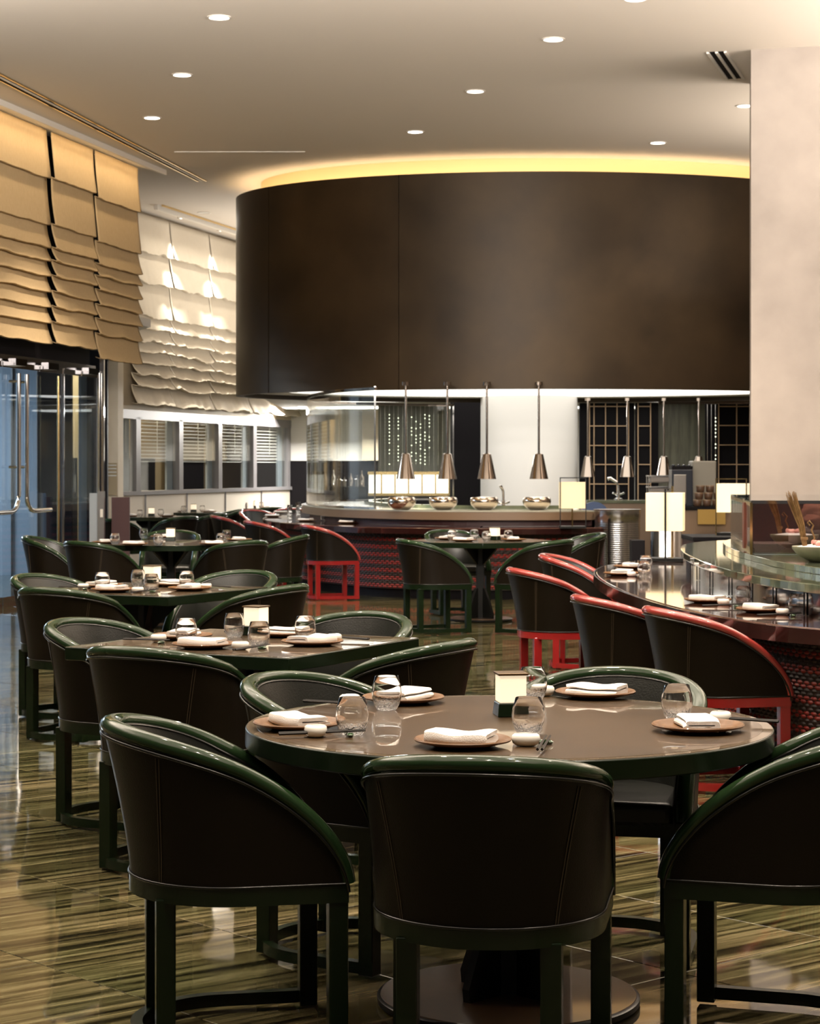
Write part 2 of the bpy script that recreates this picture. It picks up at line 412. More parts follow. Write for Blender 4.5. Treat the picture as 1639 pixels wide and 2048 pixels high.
# slot diffusers
def slot(p0, p1, wd, label):
    p0 = Vector(p0); p1 = Vector(p1); d = (p1-p0); L_ = d.length; a = math.atan2(d.y, d.x); c = (p0+p1)/2
    e = empty('slot_diffuser', (c.x, c.y, CEIL), a, label, 'ceiling vent')
    for sy in (-1, 0, 1):
        bb = MB(); bb.box((0, sy*wd/2, -.008), (L_, wd*.16, .016)); bb.build('slot_rail', M['brass' if abs(sy) and wd < .12 else 'trim'], e)
    bb = MB(); bb.box((0, 0, -.002), (L_, wd, .003)); bb.build('slot_opening', M['dark_wall'], e)
    return e
slot((-3.57, 18.2-3), (-3.57, 18.2-3+.01), .1, 'x') if False else None
slot((-4.1, 17.3), (-2.62, 26.2), .11, 'long brass edged ceiling slot running beside the tan blinds')
slot((2.66, 18.05), (3.02, 19.3), .15, 'dark double slot ceiling vent beside the plaster pillar')
b = MB(); b.box((0, 0, -.004), (1.5, .035, .008)); o = b.build('ceiling_slit', M['trim'], None, loc=(-1.95, 23.8, CEIL)); tag(o, 'thin white slit in the ceiling left of the hood', 'ceiling slot')

# downlights
bp_ = MB(); 
dl = empty('downlight', (0, 0, 0), 0, 'x', 'ceiling light')
bb = MB(); bb.lathe([(.078, -.001), (.098, -.001), (.098, -.008), (.082, -.010), (.078, -.001)], 28); bb.build('trim_ring', M['trim'], dl, smooth=True)
bb = MB(); bb.lathe([(0, -.004), (.078, -.004), (.078, -.001), (0, -.001)], 28); bb.build('lens', M['lens'], dl)
dl2 = empty('downlight', (0, 0, 0), 0, 'x', 'ceiling light')
bb = MB(); bb.lathe([(.078, -.001), (.098, -.001), (.098, -.008), (.082, -.010), (.078, -.001)], 28); bb.build('trim_ring', M['trim'], dl2, smooth=True)
bb = MB(); bb.lathe([(0, -.004), (.078, -.004), (.078, -.001), (0, -.001)], 28); bb.build('lens', M['lens_dim'], dl2)
def ceil_at(px, py):
    z = (CEIL-CAMH)*F/(HY-py); return Vector(((px-CX)*z/F, z, CEIL))
def downlight(p, label, energy=560, on=True, group=None):
    place(dl if on else dl2, (p[0], p[1], CEIL), 0, label, group)
    if on:
        lamp('SPOT', 'downlight_beam', (p[0], p[1], CEIL-.03), energy, (1, .84, .66), (0, 0, 0), spot_size=math.radians(95), spot_blend=.9, shadow_soft_size=.05)
for px, py, lab in ((438, 34, 'lit round downlight at the top, nearest of the left row'), (364, 149, 'lit round downlight, middle of the left row'),
                    (304, 235, 'lit round downlight, farthest of the left row'),
                    (1106, 78, 'lit round downlight, nearest of the middle row'), (950, 182, 'lit round downlight, middle of the middle row'),
                    (830, 263, 'lit round downlight, farthest of the middle row just before the hood'),
                    (1315, 285, 'lit round downlight above the right half of the hood'), (1490, 211, 'lit round downlight half hidden by the plaster pillar'),
                    (1270, -3, 'lit round downlight cut by the top edge of the picture')):
    downlight(ceil_at(px, py), lab)
downlight(ceil_at(408, 425), 'small unlit round downlight near the cream blinds', on=False)
# the rows go on over the near tables, above the frame
for i, (x, y) in enumerate(((-.4, 13.2), (.15, 10.9), (.7, 8.6), (1.1, 6.2), (1.9, 12.9), (2.45, 10.6), (-1.5, 9.8), (-.95, 7.4), (-.4, 5.1), (2.6, 7.6), (.3, 3.6), (1.6, 4.2), (-1.9, 12.2))):
    downlight((x, y), 'round ceiling downlight over the front tables, out of the picture', 300, group='downlights above the picture')

# ------------------------------------------------------------------ walls
# window wall (far left)
def along(fx, z0, z1, name, m, h0, h1, th=.12, off=0.0, parent=None):
    bb = MB(); p = [(fx(z0)-off, z0), (fx(z1)-off, z1)]
    bb.band(p, h0, h1, th); return bb.build(name, m, parent)
ZA, ZB = 27.9, 36.0
struct(along(win_x, ZA, ZB, 'wall_left', M['cream'], 2.22, CEIL))
sill = struct(along(win_x, ZA, ZB, 'trim_1', M['frame_grey'], 1.02, 1.075, th=.2, off=-.04))
dado = struct(along(win_x, ZA, ZB, 'trim_2', M['panel_cream'], .0, 1.02, th=.12))
struct(along(win_x, ZA, ZB, 'trim_3', M['frame_grey'], 2.09, 2.22, th=.1, off=-.01))
def zpx(px): return -11.57/((px-CX)/F-.264)
edges = [247, 280, 365, 443, 512, 580]
for i in range(len(edges)-1):
    z0, z1 = zpx(edges[i]), zpx(edges[i+1])
    fr = struct(along(win_x, z1-.16, z1, f'window_{i+1}', M['frame_grey'], 1.07, 2.12, th=.10, off=-.01))
    bb = MB(); bb.band([(win_x(z0)-.02, z0), (win_x(z1-.16)-.02, z1-.16)], 1.075, 2.12, .008); bb.build('pane', M['pane'], fr)
    bb = MB(); bb.band([(win_x(z1-.40)-.09, z1-.34), (win_x(z1-.16)-.09, z1-.16)], 1.075, 2.1, .03); bb.build('side_frame', M['hall_blue'], fr)
    n = 12
    for k in range(n):
        h = 2.06-k*.052
        bb = MB(); p0 = (win_x(z0)-.12, z0+.04); p1 = (win_x(z1-.2)-.12, z1-.2); bb.band([p0, p1], h, h+.012, .03); bb.build('slat', M['slat'], fr)
    bb = MB(); zc = (z0*.45+z1*.55); bb.tube([(win_x(zc)-.10, zc, 2.1), (win_x(zc)-.10, zc, 1.62)], .006, 6); bb.build('cord', M['slat'], fr)
# dado joints
for i, px in enumerate((208, 290, 373, 450, 522)):
    z = zpx(px); bb = MB(); bb.box((win_x(z)+.004, z, .51), (.02, .05, 1.02), 0); bb.build('panel_joint', M['frame_grey'], dado)
# street side behind the windows
bb = MB(); bb.band([(-5.68, 28), (-3.1, 38)], 0, 3.4, .1); o = struct(bb.build('wall_street', M['hall_tan']))
for k, (z0, z1, h) in enumerate(((29.6, 30.6, 1.55), (32.0, 33.6, 1.55), (34.2, 35.8, 1.9))):
    bb = MB(); f_ = lambda z: -6.2+(z-26)*.2583+.12
    bb.band([(f_(z0), z0), (f_(z1), z1)], 0, h, .04); bb.build('dark_panel', M['dark_wall'], o)

# back wall
bb = MB(); bb.box((3.0, 36.1, 2.55), (10.6, .2, 5.0)); backw = struct(bb.build('wall_back', M['white_wall']))
bb = MB(); bb.box((-.65, 35.97, .76), (3.1, .04, 1.52)); bb.build('wainscot', M['dark_wall'], backw)
bb = MB(); bb.box((-1.65, 35.95, .63), (.9, .04, .6)); bb.build('cream_wainscot_panel', M['panel_cream'], backw) if False else None
bb = MB(); bb.box((-.35, 35.9, 2.0), (.95, .06, .95)); bb.build('panel', M['cream'], backw)

# pilaster between doors and windows
zc = 27.2; x0 = (205-CX)/F*26.9; x1 = (247-CX)/F*27.6
bb = MB(); bb.box(((x0+x1)/2, 27.25, 2.5), (x1-x0+.02, .5, 5.0)); pil = struct(bb.build('wall_pilaster', M['cream']))
bb = MB(); bb.box(((x0+x1)/2, 26.98, 1.26), (x1-x0, .02, .42)); bb.build('tinted_panel', M['hall_tan'], pil)
for k in range(4):
    bb = MB(); bb.box(((x0+x1)/2, 26.96, 1.44-k*.045), (x1-x0-.01, .015, .010)); bb.build('slat', M['slat'], pil)

# near glass door wall
def zdoor(px): return -8.675/((px-CX)/F-.214)
header = struct(along(wall_x, 18.2, 25.3, 'wall_door_header', M['dark_wall'], 2.78, CEIL, th=.1, off=.12))
bb = MB(); bb.band([(wall_x(18.2)-.12, 18.2), (wall_x(zdoor(200))-.12, zdoor(200))], 2.58, 2.79, .1); bb.build('dark_header', M['dark_wall'], header)
bb = MB(); bb.band([(wall_x(18.2)-.05, 18.2), (wall_x(zdoor(200))-.05, zdoor(200))], 2.50, 2.58, .06); bb.build('chrome_header_rail', M['steel'], header)
for px in (30, 95, 175):
    z = zdoor(px); bb = MB(); bb.box((wall_x(z)+.03, z, 2.50), (.08, .30, .07), -math.atan(.214)); bb.build('door_closer', M['steel_dark'], header)
jx = [-60, 8, 82, 130, 165, 200]
for i in range(len(jx)-1):
    z0, z1 = zdoor(jx[i]), zdoor(jx[i+1])
    d_ = struct(along(wall_x, z0+.01, z1-.02, f'door_{i+1}', M['pane_blue'], .05, 2.5, th=.012, off=.02))
    for (h0, h1) in ((.0, .09), (2.44, 2.5)):
        bb = MB(); bb.band([(wall_x(z0+.01)-.01, z0+.01), (wall_x(z1-.02)-.01, z1-.02)], h0, h1, .04); bb.build('rail', M['chrome'], d_)
    if i in (2, 4): bb = MB(); bb.box((wall_x(z1)-.02, z1-.01, 1.25), (.03, .03, 2.5)); bb.build('post', M['chrome'], d_)
    if i in (0, 1, 2):
        zz = zdoor((20, 36, 100)[i]); xx = wall_x(zz)+.09
        r_ = .024
        if i < 2:
            path = [(xx, zz, 2.38), (xx, zz, 1.10)]+[(xx-(.0), zz+.0-(-1 if i else 1)*.16*(1-math.cos(t)), 1.10-.16*math.sin(t)) for t in (.3, .7, 1.1, 1.57)]
            s_ = 1 if i else -1
            path = [(xx, zz, 2.38), (xx, zz, 1.12)]+[(xx+s_*.04*(1-math.cos(t)), zz+s_*.20*(1-math.cos(t)), 1.12-.16*math.sin(t)) for t in (.3, .7, 1.1, 1.57)]+[(xx+s_*.12, zz+s_*.75, .96)]
        else:
            path = [(xx, zz, 2.40), (xx, zz, .0+.1)]
        bb = MB(); bb.tube(path, r_ if i < 2 else .014, 10); h_ = bb.build('handle', M['chrome' if i < 2 else 'brass'], d_, smooth=True)
        if i < 2:
            for hh in (1.42, 2.30):
                bb = MB(); bb.tube([(xx-.10, zz, hh), (xx+.02, zz, hh)], .014, 8); bb.build('standoff', M['chrome'], h_)
bb = MB(); z = zdoor(203); bb.box((wall_x(z), z+.05, 1.35), (.05, .06, 2.7)); struct(bb.build('trim_4', M['chrome']))
# hallway beyond the doors
bb = MB(); bb.box((-6.0, 27.3, 1.6), (2.7, .2, 3.2)); hw = struct(bb.build('wall_hall', M['hall_blue']))
bb = MB(); bb.box((-4.54, 26.6, 1.5), (.44, .1, 3.0)); bb.build('dark_panel', M['dark_wall'], hw)
bb = MB(); bb.box((-4.20, 26.9, 1.5), (.16, .1, 3.0)); bb.build('blue_panel', M['hall_blue'], hw)
bb = MB(); bb.box((-3.98, 26.5, 1.5), (.26, .1, 3.0)); bb.build('dark_panel', M['dark_wall'], hw)
for x in (-5.9, -5.55, -5.2): 
    bb = MB(); bb.box((x, 27.17, 1.5), (.02, .04, 3.0)); bb.build('panel_joint', M['steel'], hw)
bb = MB(); bb.band([(-9.6, 18), (-7.6, 28)], 0, 3.2, .1); struct(bb.build('wall_hall_side', M['hall_blue']))
bb = MB(); bb.prism([(-8.6, 18.6), (wall_x(18.6)-.3, 18.6), (wall_x(26.5)-.3, 26.5), (-3.9, 28.2), (-8.6, 28.2)], 3.2, 3.3); struct(bb.build('ceiling_hall', M['trim']))
# low screen with switch
bb = MB(); z_ = 22.9
x0 = (180-CX)/F*z_; x1 = (210-CX)/F*z_
sc_ = empty('partition_screen', ((x0+x1)/2, z_, 0), 0, 'brushed steel partition end panel with a light switch beside the doors', 'partition')
bb = MB(); bb.box((-.04, 0, .565), (.09, .06, 1.13)); bb.build('glass_edge', M['hall_blue'], sc_)
bb = MB(); bb.box((.04, 0, .575), (.075, .08, 1.15)); bb.build('steel_panel', M['steel'], sc_)
bb = MB(); bb.box((.05, -.045, .91), (.03, .012, .09)); bb.build('switch', M['trim'], sc_, bev=.003)
bb = MB(); bb.box((.20, .4, .54), (.20, .05, 1.08)); bb.build('maroon_panel', M['maroon'], sc_)

# pillar on the right
bb = MB(); Z0 = 17.98; xl = (1501-CX)/F*Z0
bb.prism([(xl, Z0), (xl+3.2, Z0-.9), (xl+3.5, Z0+1.3), (xl+.25, Z0+1.6)], 0, CEIL); struct(bb.build('wall_right_pillar', M['plaster']))
# enclosing walls out of view on the right and left, so that nothing is open from a step aside
bb = MB(); bb.box((8.4, 18, 2.5), (.2, 46, 5)); struct(bb.build('wall_right', M['plaster']))

# ------------------------------------------------------------------ roman blinds
def blind(pa, pb, ztop, hems, depth, sag, material, label, group, seed, ns=28, side=1):
    pa = Vector(pa); pb = Vector(pb); d = pb-pa; L_ = d.length; t = d/L_
    nrm = Vector((t.y, -t.x))*side
    rows = []
    prev = ztop
    for i, h in enumerate(hems):
        n = 7 if prev-h > .25 else 5
        dd = depth*(1.0 if prev-h < .3 else .75)
        for k in range(n+1):
            q = k/n
            rows.append((prev+(h-prev)*q, dd*(.12+.88*q**1.6), i, q))
        rows.append((h-.004, dd*.80, i, 1.0)); rows.append((h+.012, dd*.25, i, 1.0))
        prev = h+.012
    bb = MB(); R = len(rows)
    def fn(u, v):
        z, o_, i, q = rows[min(R-1, int(round(v*(R-1))))]
        x = u*L_
        edge = 1-abs(2*u-1)**8
        n1 = mnoise.noise(Vector((x*2.1+seed*7.3, i*3.7, seed)))
        n2 = mnoise.noise(Vector((x*6.5+seed*3.1, i*5.1+q*.7, seed+9)))
        n3 = mnoise.noise(Vector((x*1.3, z*2.0, seed+4)))
        dz = sag*(n1*1.3+n2*.5)*q*edge - .010*edge*q
        oo = o_+sag*.45*(n2+.8*n1)*q+.010*n3+.008
        p = pa+t*x+nrm*max(.004, oo)
        return (p.x, p.y, z+dz)
    bb.grid(fn, ns, R-1)
    o = bb.build('roman_blind', material, None, smooth=60)
    s = o.modifiers.new('thickness', 'SOLIDIFY'); s.thickness = .006
    tag(o, label, 'blind', group); return o
hemN = [4.51, 4.01, 3.76, 3.62, 3.46, 3.29, 3.13, 2.96, 2.74]
zz = [19.0, zdoor(88), zdoor(181), zdoor(271)]
labs = ['tan linen roman blind at the left edge, above the glass doors', 'tan linen roman blind, middle one above the glass doors', 'tan linen roman blind at the inner corner, right one above the doors']
for i in range(3):
    z0 = zz[i]+(.10 if i == 1 else .03); z1 = zz[i+1]-.03
    blind((wall_x(z0)+.02, z0), (wall_x(z1)+.02, z1), CEIL-.01, [h+(.0, .02, -.02)[i]-(.06 if i == 2 and h < 2.8 else 0) for h in hemN], .075, .014, M['linen_tan'], labs[i], 'tan roman blinds', i+1)
hemF = [4.45, 4.03, 3.56, 3.37, 3.19, 3.03, 2.88, 2.72, 2.55, 2.30]
pz = [249, 327, 407, 484, 548, 602]
labs = ['cream linen roman blind next to the pilaster, lit by a spot', 'cream linen roman blind, second along the window wall', 'cream linen roman blind, third along the window wall beside the hood',
        'cream linen roman blind seen below the left end of the hood', 'cream linen roman blind in the far corner under the hood']
for i in range(5):
    z0 = zpx(pz[i])+.02; z1 = min(36.0, zpx(pz[i+1])-.02)
    blind((win_x(z0)+.06, z0), (win_x(z1)+.06, z1), CEIL-.05, hemF, .12, .035, M['linen_cream'], labs[i], 'cream roman blinds', i+11, ns=36)
# cove rail over the blinds + small spots grazing them
bb = MB(); bb.band([(win_x(28.6)+.55, 28.6), (win_x(35.9)+.55, 35.9)], CEIL-.07, CEIL, .06); struct(bb.build('trim_5', M['trim']))
bb = MB(); bb.band([(win_x(28.6)+.62, 28.6), (win_x(35.9)+.62, 35.9)], CEIL-.03, CEIL, .02); struct(bb.build('trim_6', M['brass']))
bb = MB(); bb.band([(wall_x(18)+.30, 18), (wall_x(25.3)+.30, 25.3)], CEIL-.06, CEIL, .03); struct(bb.build('trim_7', M['trim']))
for i, px in enumerate((322, 403, 478, 545)):
    z = zpx(px); x = win_x(z)+.29
    e = empty('wall_washer', (x, z, CEIL), 0, 'small recessed spot grazing the cream blinds, %s from the pilaster' % ('first', 'second', 'third', 'fourth')[i], 'ceiling light', 'blind spots')
    bb = MB(); bb.lathe([(.03, -.001), (.06, -.001), (.06, -.012), (.035, -.012)], 20); bb.build('trim_ring', M['trim'], e)
    bb = MB(); bb.lathe([(0, -.006), (.034, -.006), (.034, -.002), (0, -.002)], 16); bb.build('lens', M['lens'], e)
    lamp('SPOT', 'wall_washer_beam', (x, z, CEIL-.02), 520, (1, .93, .80), (math.radians(0), math.radians(-4), 0), spot_size=math.radians(58), spot_blend=.9, shadow_soft_size=.05)
# warm cove strip light above the near blinds (real linear lamp in the pocket)
c0 = Vector((wall_x(18.5)+.24, 18.5)); c1 = Vector((wall_x(25.1)+.24, 25.1)); cm = (c0+c1)/2
lamp('AREA', 'blind_cove_strip', (cm.x, cm.y, CEIL-.03), 34, (1, .78, .50), (0, math.radians(-25), math.atan2((c1-c0).y, (c1-c0).x)-PI/2), shape='RECTANGLE', size=.05, size_y=(c1-c0).length)

# ------------------------------------------------------------------ the hood
HX, HYc, HA, HB = 1.6, 26.6, 3.82, 2.62
def ell(a, b_, n=96, t0=0, t1=2*PI, cx=HX, cyy=HYc):
    return [(cx+a*math.cos(t0+(t1-t0)*i/n), cyy+b_*math.sin(t0+(t1-t0)*i/n)) for i in range(n+(0 if abs(t1-t0-2*PI) < 1e-6 else 1))]
HTOP, HBOT = 4.83, 2.32
hood = empty('kitchen_hood', (HX, HYc, HBOT), 0, 'huge dark bronze oval hood hanging over the open kitchen', 'hood')
def local(pts): return [(p[0]-HX, p[1]-HYc) for p in pts]
tA = PI+.52
for k, (t0, t1) in enumerate(((PI-.9, tA-.006), (tA, 1.28*PI+.22), (1.28*PI+.222, 2*PI+.2), (2*PI+.2, 3*PI-.9))):
    bb = MB(); bb.band(local(ell(HA, HB, 40, t0, t1)), 0, HTOP-HBOT, .10); bb.build('hood_panel', M['bronze'], hood, smooth=True)
bb = MB(); bb.band(local(ell(HA-.32, HB-.32, 96)), HTOP-HBOT-.25, CEIL-HBOT, .05, closed=True); bb.build('cove_ring', M['cove'], hood, smooth=True)
bb = MB(); bb.band(local(ell(HA-.12, HB-.12, 96)), HTOP-HBOT-.06, HTOP-HBOT-.045, .20, closed=True); bb.build('cove_shelf', M['bronze'], hood)
bb = MB(); bb.band(local(ell(HA-.15, HB-.15, 96)), HTOP-HBOT-.044, HTOP-HBOT-.024, .05, closed=True); bb.build('cove_strip', M['cove_glow'], hood)
# soffit (inner ceiling)
bb = MB(); bb.band(local(ell(HA-.1, HB-.1, 96)), .055, .10, .55, closed=True); 
bb.build('soffit', M['white_wall'], hood)
bb = MB(); bb.prism(local(ell(HA-.60, HB-.60, 96)), .07, .10); bb.build('soffit_glow_fill', M['lumi'], hood)  # added glowing sheet, gives the soffit its white brightness
bb = MB(); bb.box((2.6, 32.4, 2.41), (9.4, 7.3, .04)); ck = struct(bb.build('ceiling_kitchen', M['white_wall']))
bb = MB(); bb.box((1.6, 30.2, 2.388), (5.4, 1.6, .01)); bb.build('kitchen_glow_fill', M['lumi'], ck)  # added glowing sheets that brighten the kitchen, no real fixtures
bb = MB(); bb.box((1.2, 34.0, 2.388), (6.0, 1.2, .01)); bb.build('kitchen_glow_fill', M['lumi'], ck)
bb = MB(); bb.band(ell(HA+.3, HB+.0, 8, PI*.25, PI*.3), 2.5, 2.51, .1)
for i, (px, py, z) in enumerate(((470, 135, 25.2), (575, 0, 26), (705, 0, 24.6))):
    pass
ki = 0
for x, y in ((-1.55, 26.0), (-.95, 25.2), (-.2, 24.8), (1.2, 24.6), (2.6, 24.9), (3.8, 25.4)):
    ki += 1
    e = empty('soffit_downlight', (x, y, HBOT+.055), 0, 'small round spot set in the soffit under the hood, %s from the left' % ('first', 'second', 'third', 'fourth', 'fifth', 'sixth')[ki-1], 'ceiling light', 'soffit spots')
    bb = MB(); bb.lathe([(0, -.005), (.05, -.005), (.055, -.001), (0, -.001)], 18); bb.build('lens', M['lens'], e)

# ------------------------------------------------------------------ far bar
def smooth_poly(pts, n=6, closed=False):
    out = []; L_ = len(pts); rng = range(L_) if closed else range(L_-1)
    for i in rng:
        p = [Vector(pts[(i+k-1) % L_] if closed else pts[max(0, min(L_-1, i+k-1))]) for k in range(4)]
        for j in range(n):
            t = j/n
            out.append(.5*((2*p[1])+(-p[0]+p[2])*t+(2*p[0]-5*p[1]+4*p[2]-p[3])*t*t+(-p[0]+3*p[1]-3*p[2]+p[3])*t**3))
    if not closed: out.append(Vector(pts[-1]))
    return [(v[0], v[1]) for v in out]
def offset(pts, d):
    P = [Vector(p) for p in pts]; out = []
    for i in range(len(P)):
        t = (P[min(i+1, len(P)-1)]-P[max(i-1, 0)]).normalized(); q = P[i]+Vector((-t.y, t.x))*d; out.append((q.x, q.y))
    return out
def resample(pts, step):
    P = [Vector(p) for p in pts]; out = [P[0].copy()]; acc = 0
    for a, b_ in zip(P[:-1], P[1:]):
        L_ = (b_-a).length; 
        if L_ < 1e-9: continue
        pos = step-acc
        while pos <= L_: out.append(a+(b_-a)*(pos/L_)); pos += step
        acc = L_-(pos-step)
    return [(v.x, v.y) for v in out]
def weave(path, z0, z1, row, pitch, amp, parent, name='woven_panel'):
    """rows of cord passing in front of and behind upright stakes"""
    P = resample(path, pitch/4); P = [Vector(p) for p in P]
    bb = MB(); nr = int((z1-z0)/row)
    nv = []
    for i in range(len(P)):
        t = (P[min(i+1, len(P)-1)]-P[max(i-1, 0)]).normalized(); nv.append(Vector((t.y, -t.x)))
    for r in range(nr):
        ph = PI*(r % 2); z = z0+(r+.5)*row
        bb.mi = 0 if (r % 4) in (0, 1) else 1
        vs = []; fs = []
        for i, p in enumerate(P):
            o_ = amp*math.sin(2*PI*i/4*.5+ph)
            q = p+nv[i]*(o_+amp)
            q2 = p+nv[i]*(o_)
            vs += [(q2.x, q2.y, z-row*.48), (q.x, q.y, z), (q2.x, q2.y, z+row*.48)]
        for i in range(len(P)-1):
            a = i*3; fs += [(a, a+3, a+4, a+1), (a+1, a+4, a+5, a+2)]
        bb.add(vs, fs)
    o = bb.build(name, [M['weave_red'], M['weave_dark']], parent); o['kind'] = 'stuff'; return o

low_pts = [(2.06, 22.3), (1.6, 22.1), (.74, 21.95), (.1, 22.15), (-.48, 22.5), (-.9, 23.1), (-1.5, 24.3), (-1.82, 26.0), (-1.85, 28.0), (-1.5, 29.6)]
low = smooth_poly(low_pts, 6)
bar = empty('far_bar_counter', (0, 0, 0), 0, 'long curved mahogany bar counter with red woven front under the hood', 'counter')
inn = offset(low, -1.15)
poly = low+inn[::-1]
bb = MB(); bb.band(low, .715, .77, -1.15); bb.build('counter_top', M['wood_red'], bar, bev=.004)
bb = MB(); bb.band(offset(low, .006), .705, .762, .012); bb.build('counter_edge', M['wood_edge'], bar)
bw = offset(low, -.22)
bb = MB(); bb.band(bw, .10, .71, -.06); bb.build('backing', M['weave_dark'], bar)
bb = MB(); bb.band(offset(low, -.26), 0, .12, -.06); bb.build('kick_plate', M['dark_wall'], bar)
weave(bw[::-1], .11, .70, .021, .034, .005, bar)
up_pts = [(2.02, 22.75), (1.2, 22.6), (.31, 22.75), (-.40, 23.35), (-.977, 24.4), (-1.36, 26.3), (-1.35, 27.6), (-1.1, 28.8)]
up = smooth_poly(up_pts, 6)
upc = empty('upper_bar_shelf', (0, 0, 0), 0, 'raised stone-topped service shelf with tan fascia behind the bar', 'counter')
bb = MB(); bb.band(up, .925, .943, -.9); bb.build('shelf_top', M['shelf'], upc)
bb = MB(); bb.band(up, .84, .93, -.03); bb.build('fascia', M['tan'], upc, smooth=True)
bb = MB(); bb.band(offset(up, -.10), .771, .84, -.03); bb.build('recess', M['maroon'], upc)
bb = MB(); bb.band(offset(up, -.80), .944, .985, -.1); bb.build('marble_upstand', M['marble_green'], upc)
# glass enclosure
gpts = smooth_poly([(-.40, 23.42), (-.95, 24.45), (-1.30, 26.3), (-1.26, 27.6), (-.9, 28.8), (0.0, 29.6), (.62, 29.8)], 6)
gl = empty('glass_screen', (0, 0, 0), 0, 'tall curved glass screen standing on the left end of the service shelf', 'glass screen')
seg = len(gpts)//3
for k in range(3):
    pts = gpts[k*seg:(k+1)*seg+1] if k < 2 else gpts[k*seg:]
    bb = MB(); bb.band(pts, .955, 2.31, -.012); bb.build('pane', M['pane'], gl, smooth=True)
bb = MB(); bb.band(gpts, .944, .965, -.03); bb.build('bottom_channel', M['chrome'], gl)
bb = MB(); bb.band(gpts, 2.285, 2.318, -.035); bb.build('top_channel', M['nickel'], gl)
bb = MB(); bb.box((-.395, 23.44, 1.64), (.02, .02, 1.38)); bb.build('edge_profile', M['chrome'], gl)
bb = MB(); bb.box((.62, 29.8, 1.64), (.02, .02, 1.38)); bb.build('edge_profile', M['chrome'], gl)

# pendants
pend = empty('pendant_lamp', (0, 0, 0), 0, 'x', 'pendant lamp')
bb = MB(); bb.lathe([(.108, 0), (.050, .285), (.030, .295), (.028, .290), (.047, .280), (.102, .002), (.108, 0)], 32); ls_ = bb.build('lamp_shade', M['nickel'], pend, smooth=True)
bb = MB(); bb.lathe([(.0, .02), (.04, .03), (.045, .06), (.02, .12), (0, .13)], 16); bb.build('bulb', mat('pendant_bulb', (1, .9, .7), emit=14, ecol=(1, .88, .66)), ls_, smooth=True)
bb = MB(); bb.tube([(0, 0, .285), (0, 0, 1.10)], .013, 10); bb.build('rod', M['nickel'], pend, smooth=True)
bb = MB(); bb.lathe([(0, 1.07), (.045, 1.07), (.045, 1.1120), (0, 1.1120)], 16); bb.build('ceiling_rose', M['nickel'], pend)
for i, (px, z, what) in enumerate(((811, 23.8, 'left of the four over the steel bowls'), (894, 23.8, 'second of the four over the steel bowls'), (973, 23.8, 'third of the four over the steel bowls'), (1077, 23.8, 'right of the four over the steel bowls'),
                                   (1175, 28.4, 'first of the far four, before the dark lattice'), (1254, 28.4, 'second of the far four, before the dark lattice'), (1327, 28.4, 'third of the far four, above the espresso machine corner'), (1397, 28.4, 'farthest right, behind the grey cabinet'))):
    x = (px-CX)/F*z
    place(pend, (x, z, 1.281), 0, 'conical smoked metal pendant lamp, '+what, 'pendants', (1, 1, 1) if i < 4 else ((.95, .95, .97)))
    lamp('SPOT', 'pendant_beam', (x, z, 1.281+.0), 45, (1, .86, .62), (0, 0, 0), spot_size=math.radians(110), spot_blend=.8, shadow_soft_size=.03)
# bowls
bowl = empty('metal_bowl', (0, 0, 0), 0, 'x', 'bowl')
bb = MB(); bb.lathe([(0, 0), (.07, 0), (.11, .015), (.150, .055), (.160, .095), (.150, .130), (.140, .140), (.136, .138), (.146, .115), (.148, .085), (.12, .04), (0, .02)], 36); bb.build('bowl_body', M['copper_bowl'], bowl, smooth=60)
bb = MB(); bb.lathe([(0, .132), (.05, .145), (.10, .137), (.137, .128), (.12, .10), (0, .09)], 24); bb.build('bowl_filling', M['ice'], bowl, smooth=60)
for px, what in ((803, 'leftmost'), (886, 'second from the left'), (968, 'third from the left'), (1073, 'rightmost')):
    place(bowl, ((px-CX)/F*23.12, 23.12, .943), 0, 'round silvered bowl on the service shelf, '+what+' of four', 'silvered bowls')

# ------------------------------------------------------------------ kitchen behind the bar
cz = 28.4; r_ = (1158-962)/2/F*cz; cxp = (1060-CX)/F*cz
bb = MB(); bb.lathe([(r_, 0), (r_, 2.386)], 48, (cxp, cz+.3, 0)); struct(bb.build('wall_column', M['white_wall'], smooth=True))
def flat(px0, px1, z, h0, h1, m, name, parent=None, th=.05):
    x0, x1 = (px0-CX)/F*z, (px1-CX)/F*z
    bb = MB(); bb.box(((x0+x1)/2, z+th/2, (h0+h1)/2), (x1-x0, th, h1-h0)); return bb.build(name, m, parent)
struct(flat(900, 966, 31.0, 0, 2.385, M['dark_wall'], 'wall_dark_niche'))
# lattice screens
def lattice(px0, px1, z, xs, ys, label):
    e = empty('lattice_screen', (0, 0, 0), 0, label, 'screen')
    flat(px0, px1, z, 0, 2.385, M['dark_wall'], 'back_panel', e)
    for px in xs:
        x = (px-CX)/F*z; bb = MB(); bb.box((x, z-.02, 1.5), (.014, .02, 1.9)); bb.build('vertical_bar', M['gold_line'], e)
    for (a, b_, py) in ys:
        h = CAMH+(HY-py)*z/F; x0, x1 = (a-CX)/F*z, (b_-CX)/F*z
        bb = MB(); bb.box(((x0+x1)/2, z-.03, h), (x1-x0, .02, .014)); bb.build('horizontal_bar', M['gold_line'], e)
ys = (813, 852, 891, 929, 968)
lattice(1158, 1268, 31.5, (1178, 1187, 1210, 1233, 1256), [(1178, 1256, y) for y in ys], 'black screen with a gold square lattice, left of the far pendants')
lattice(1270, 1316, 31.4, (1275, 1300), [(1275, 1300, y) for y in ys], 'narrow black screen with a two-rail gold lattice')
lattice(1412, 1520, 31.4, (1436, 1472, 1498), [(1436, 1498, y) for y in (813, 929-78, 929-39, 929, 968)], 'black lattice screen beside the plaster pillar')
flat(1316, 1412, 31.6, 0, 2.385, M['olive'], 'wall_olive')
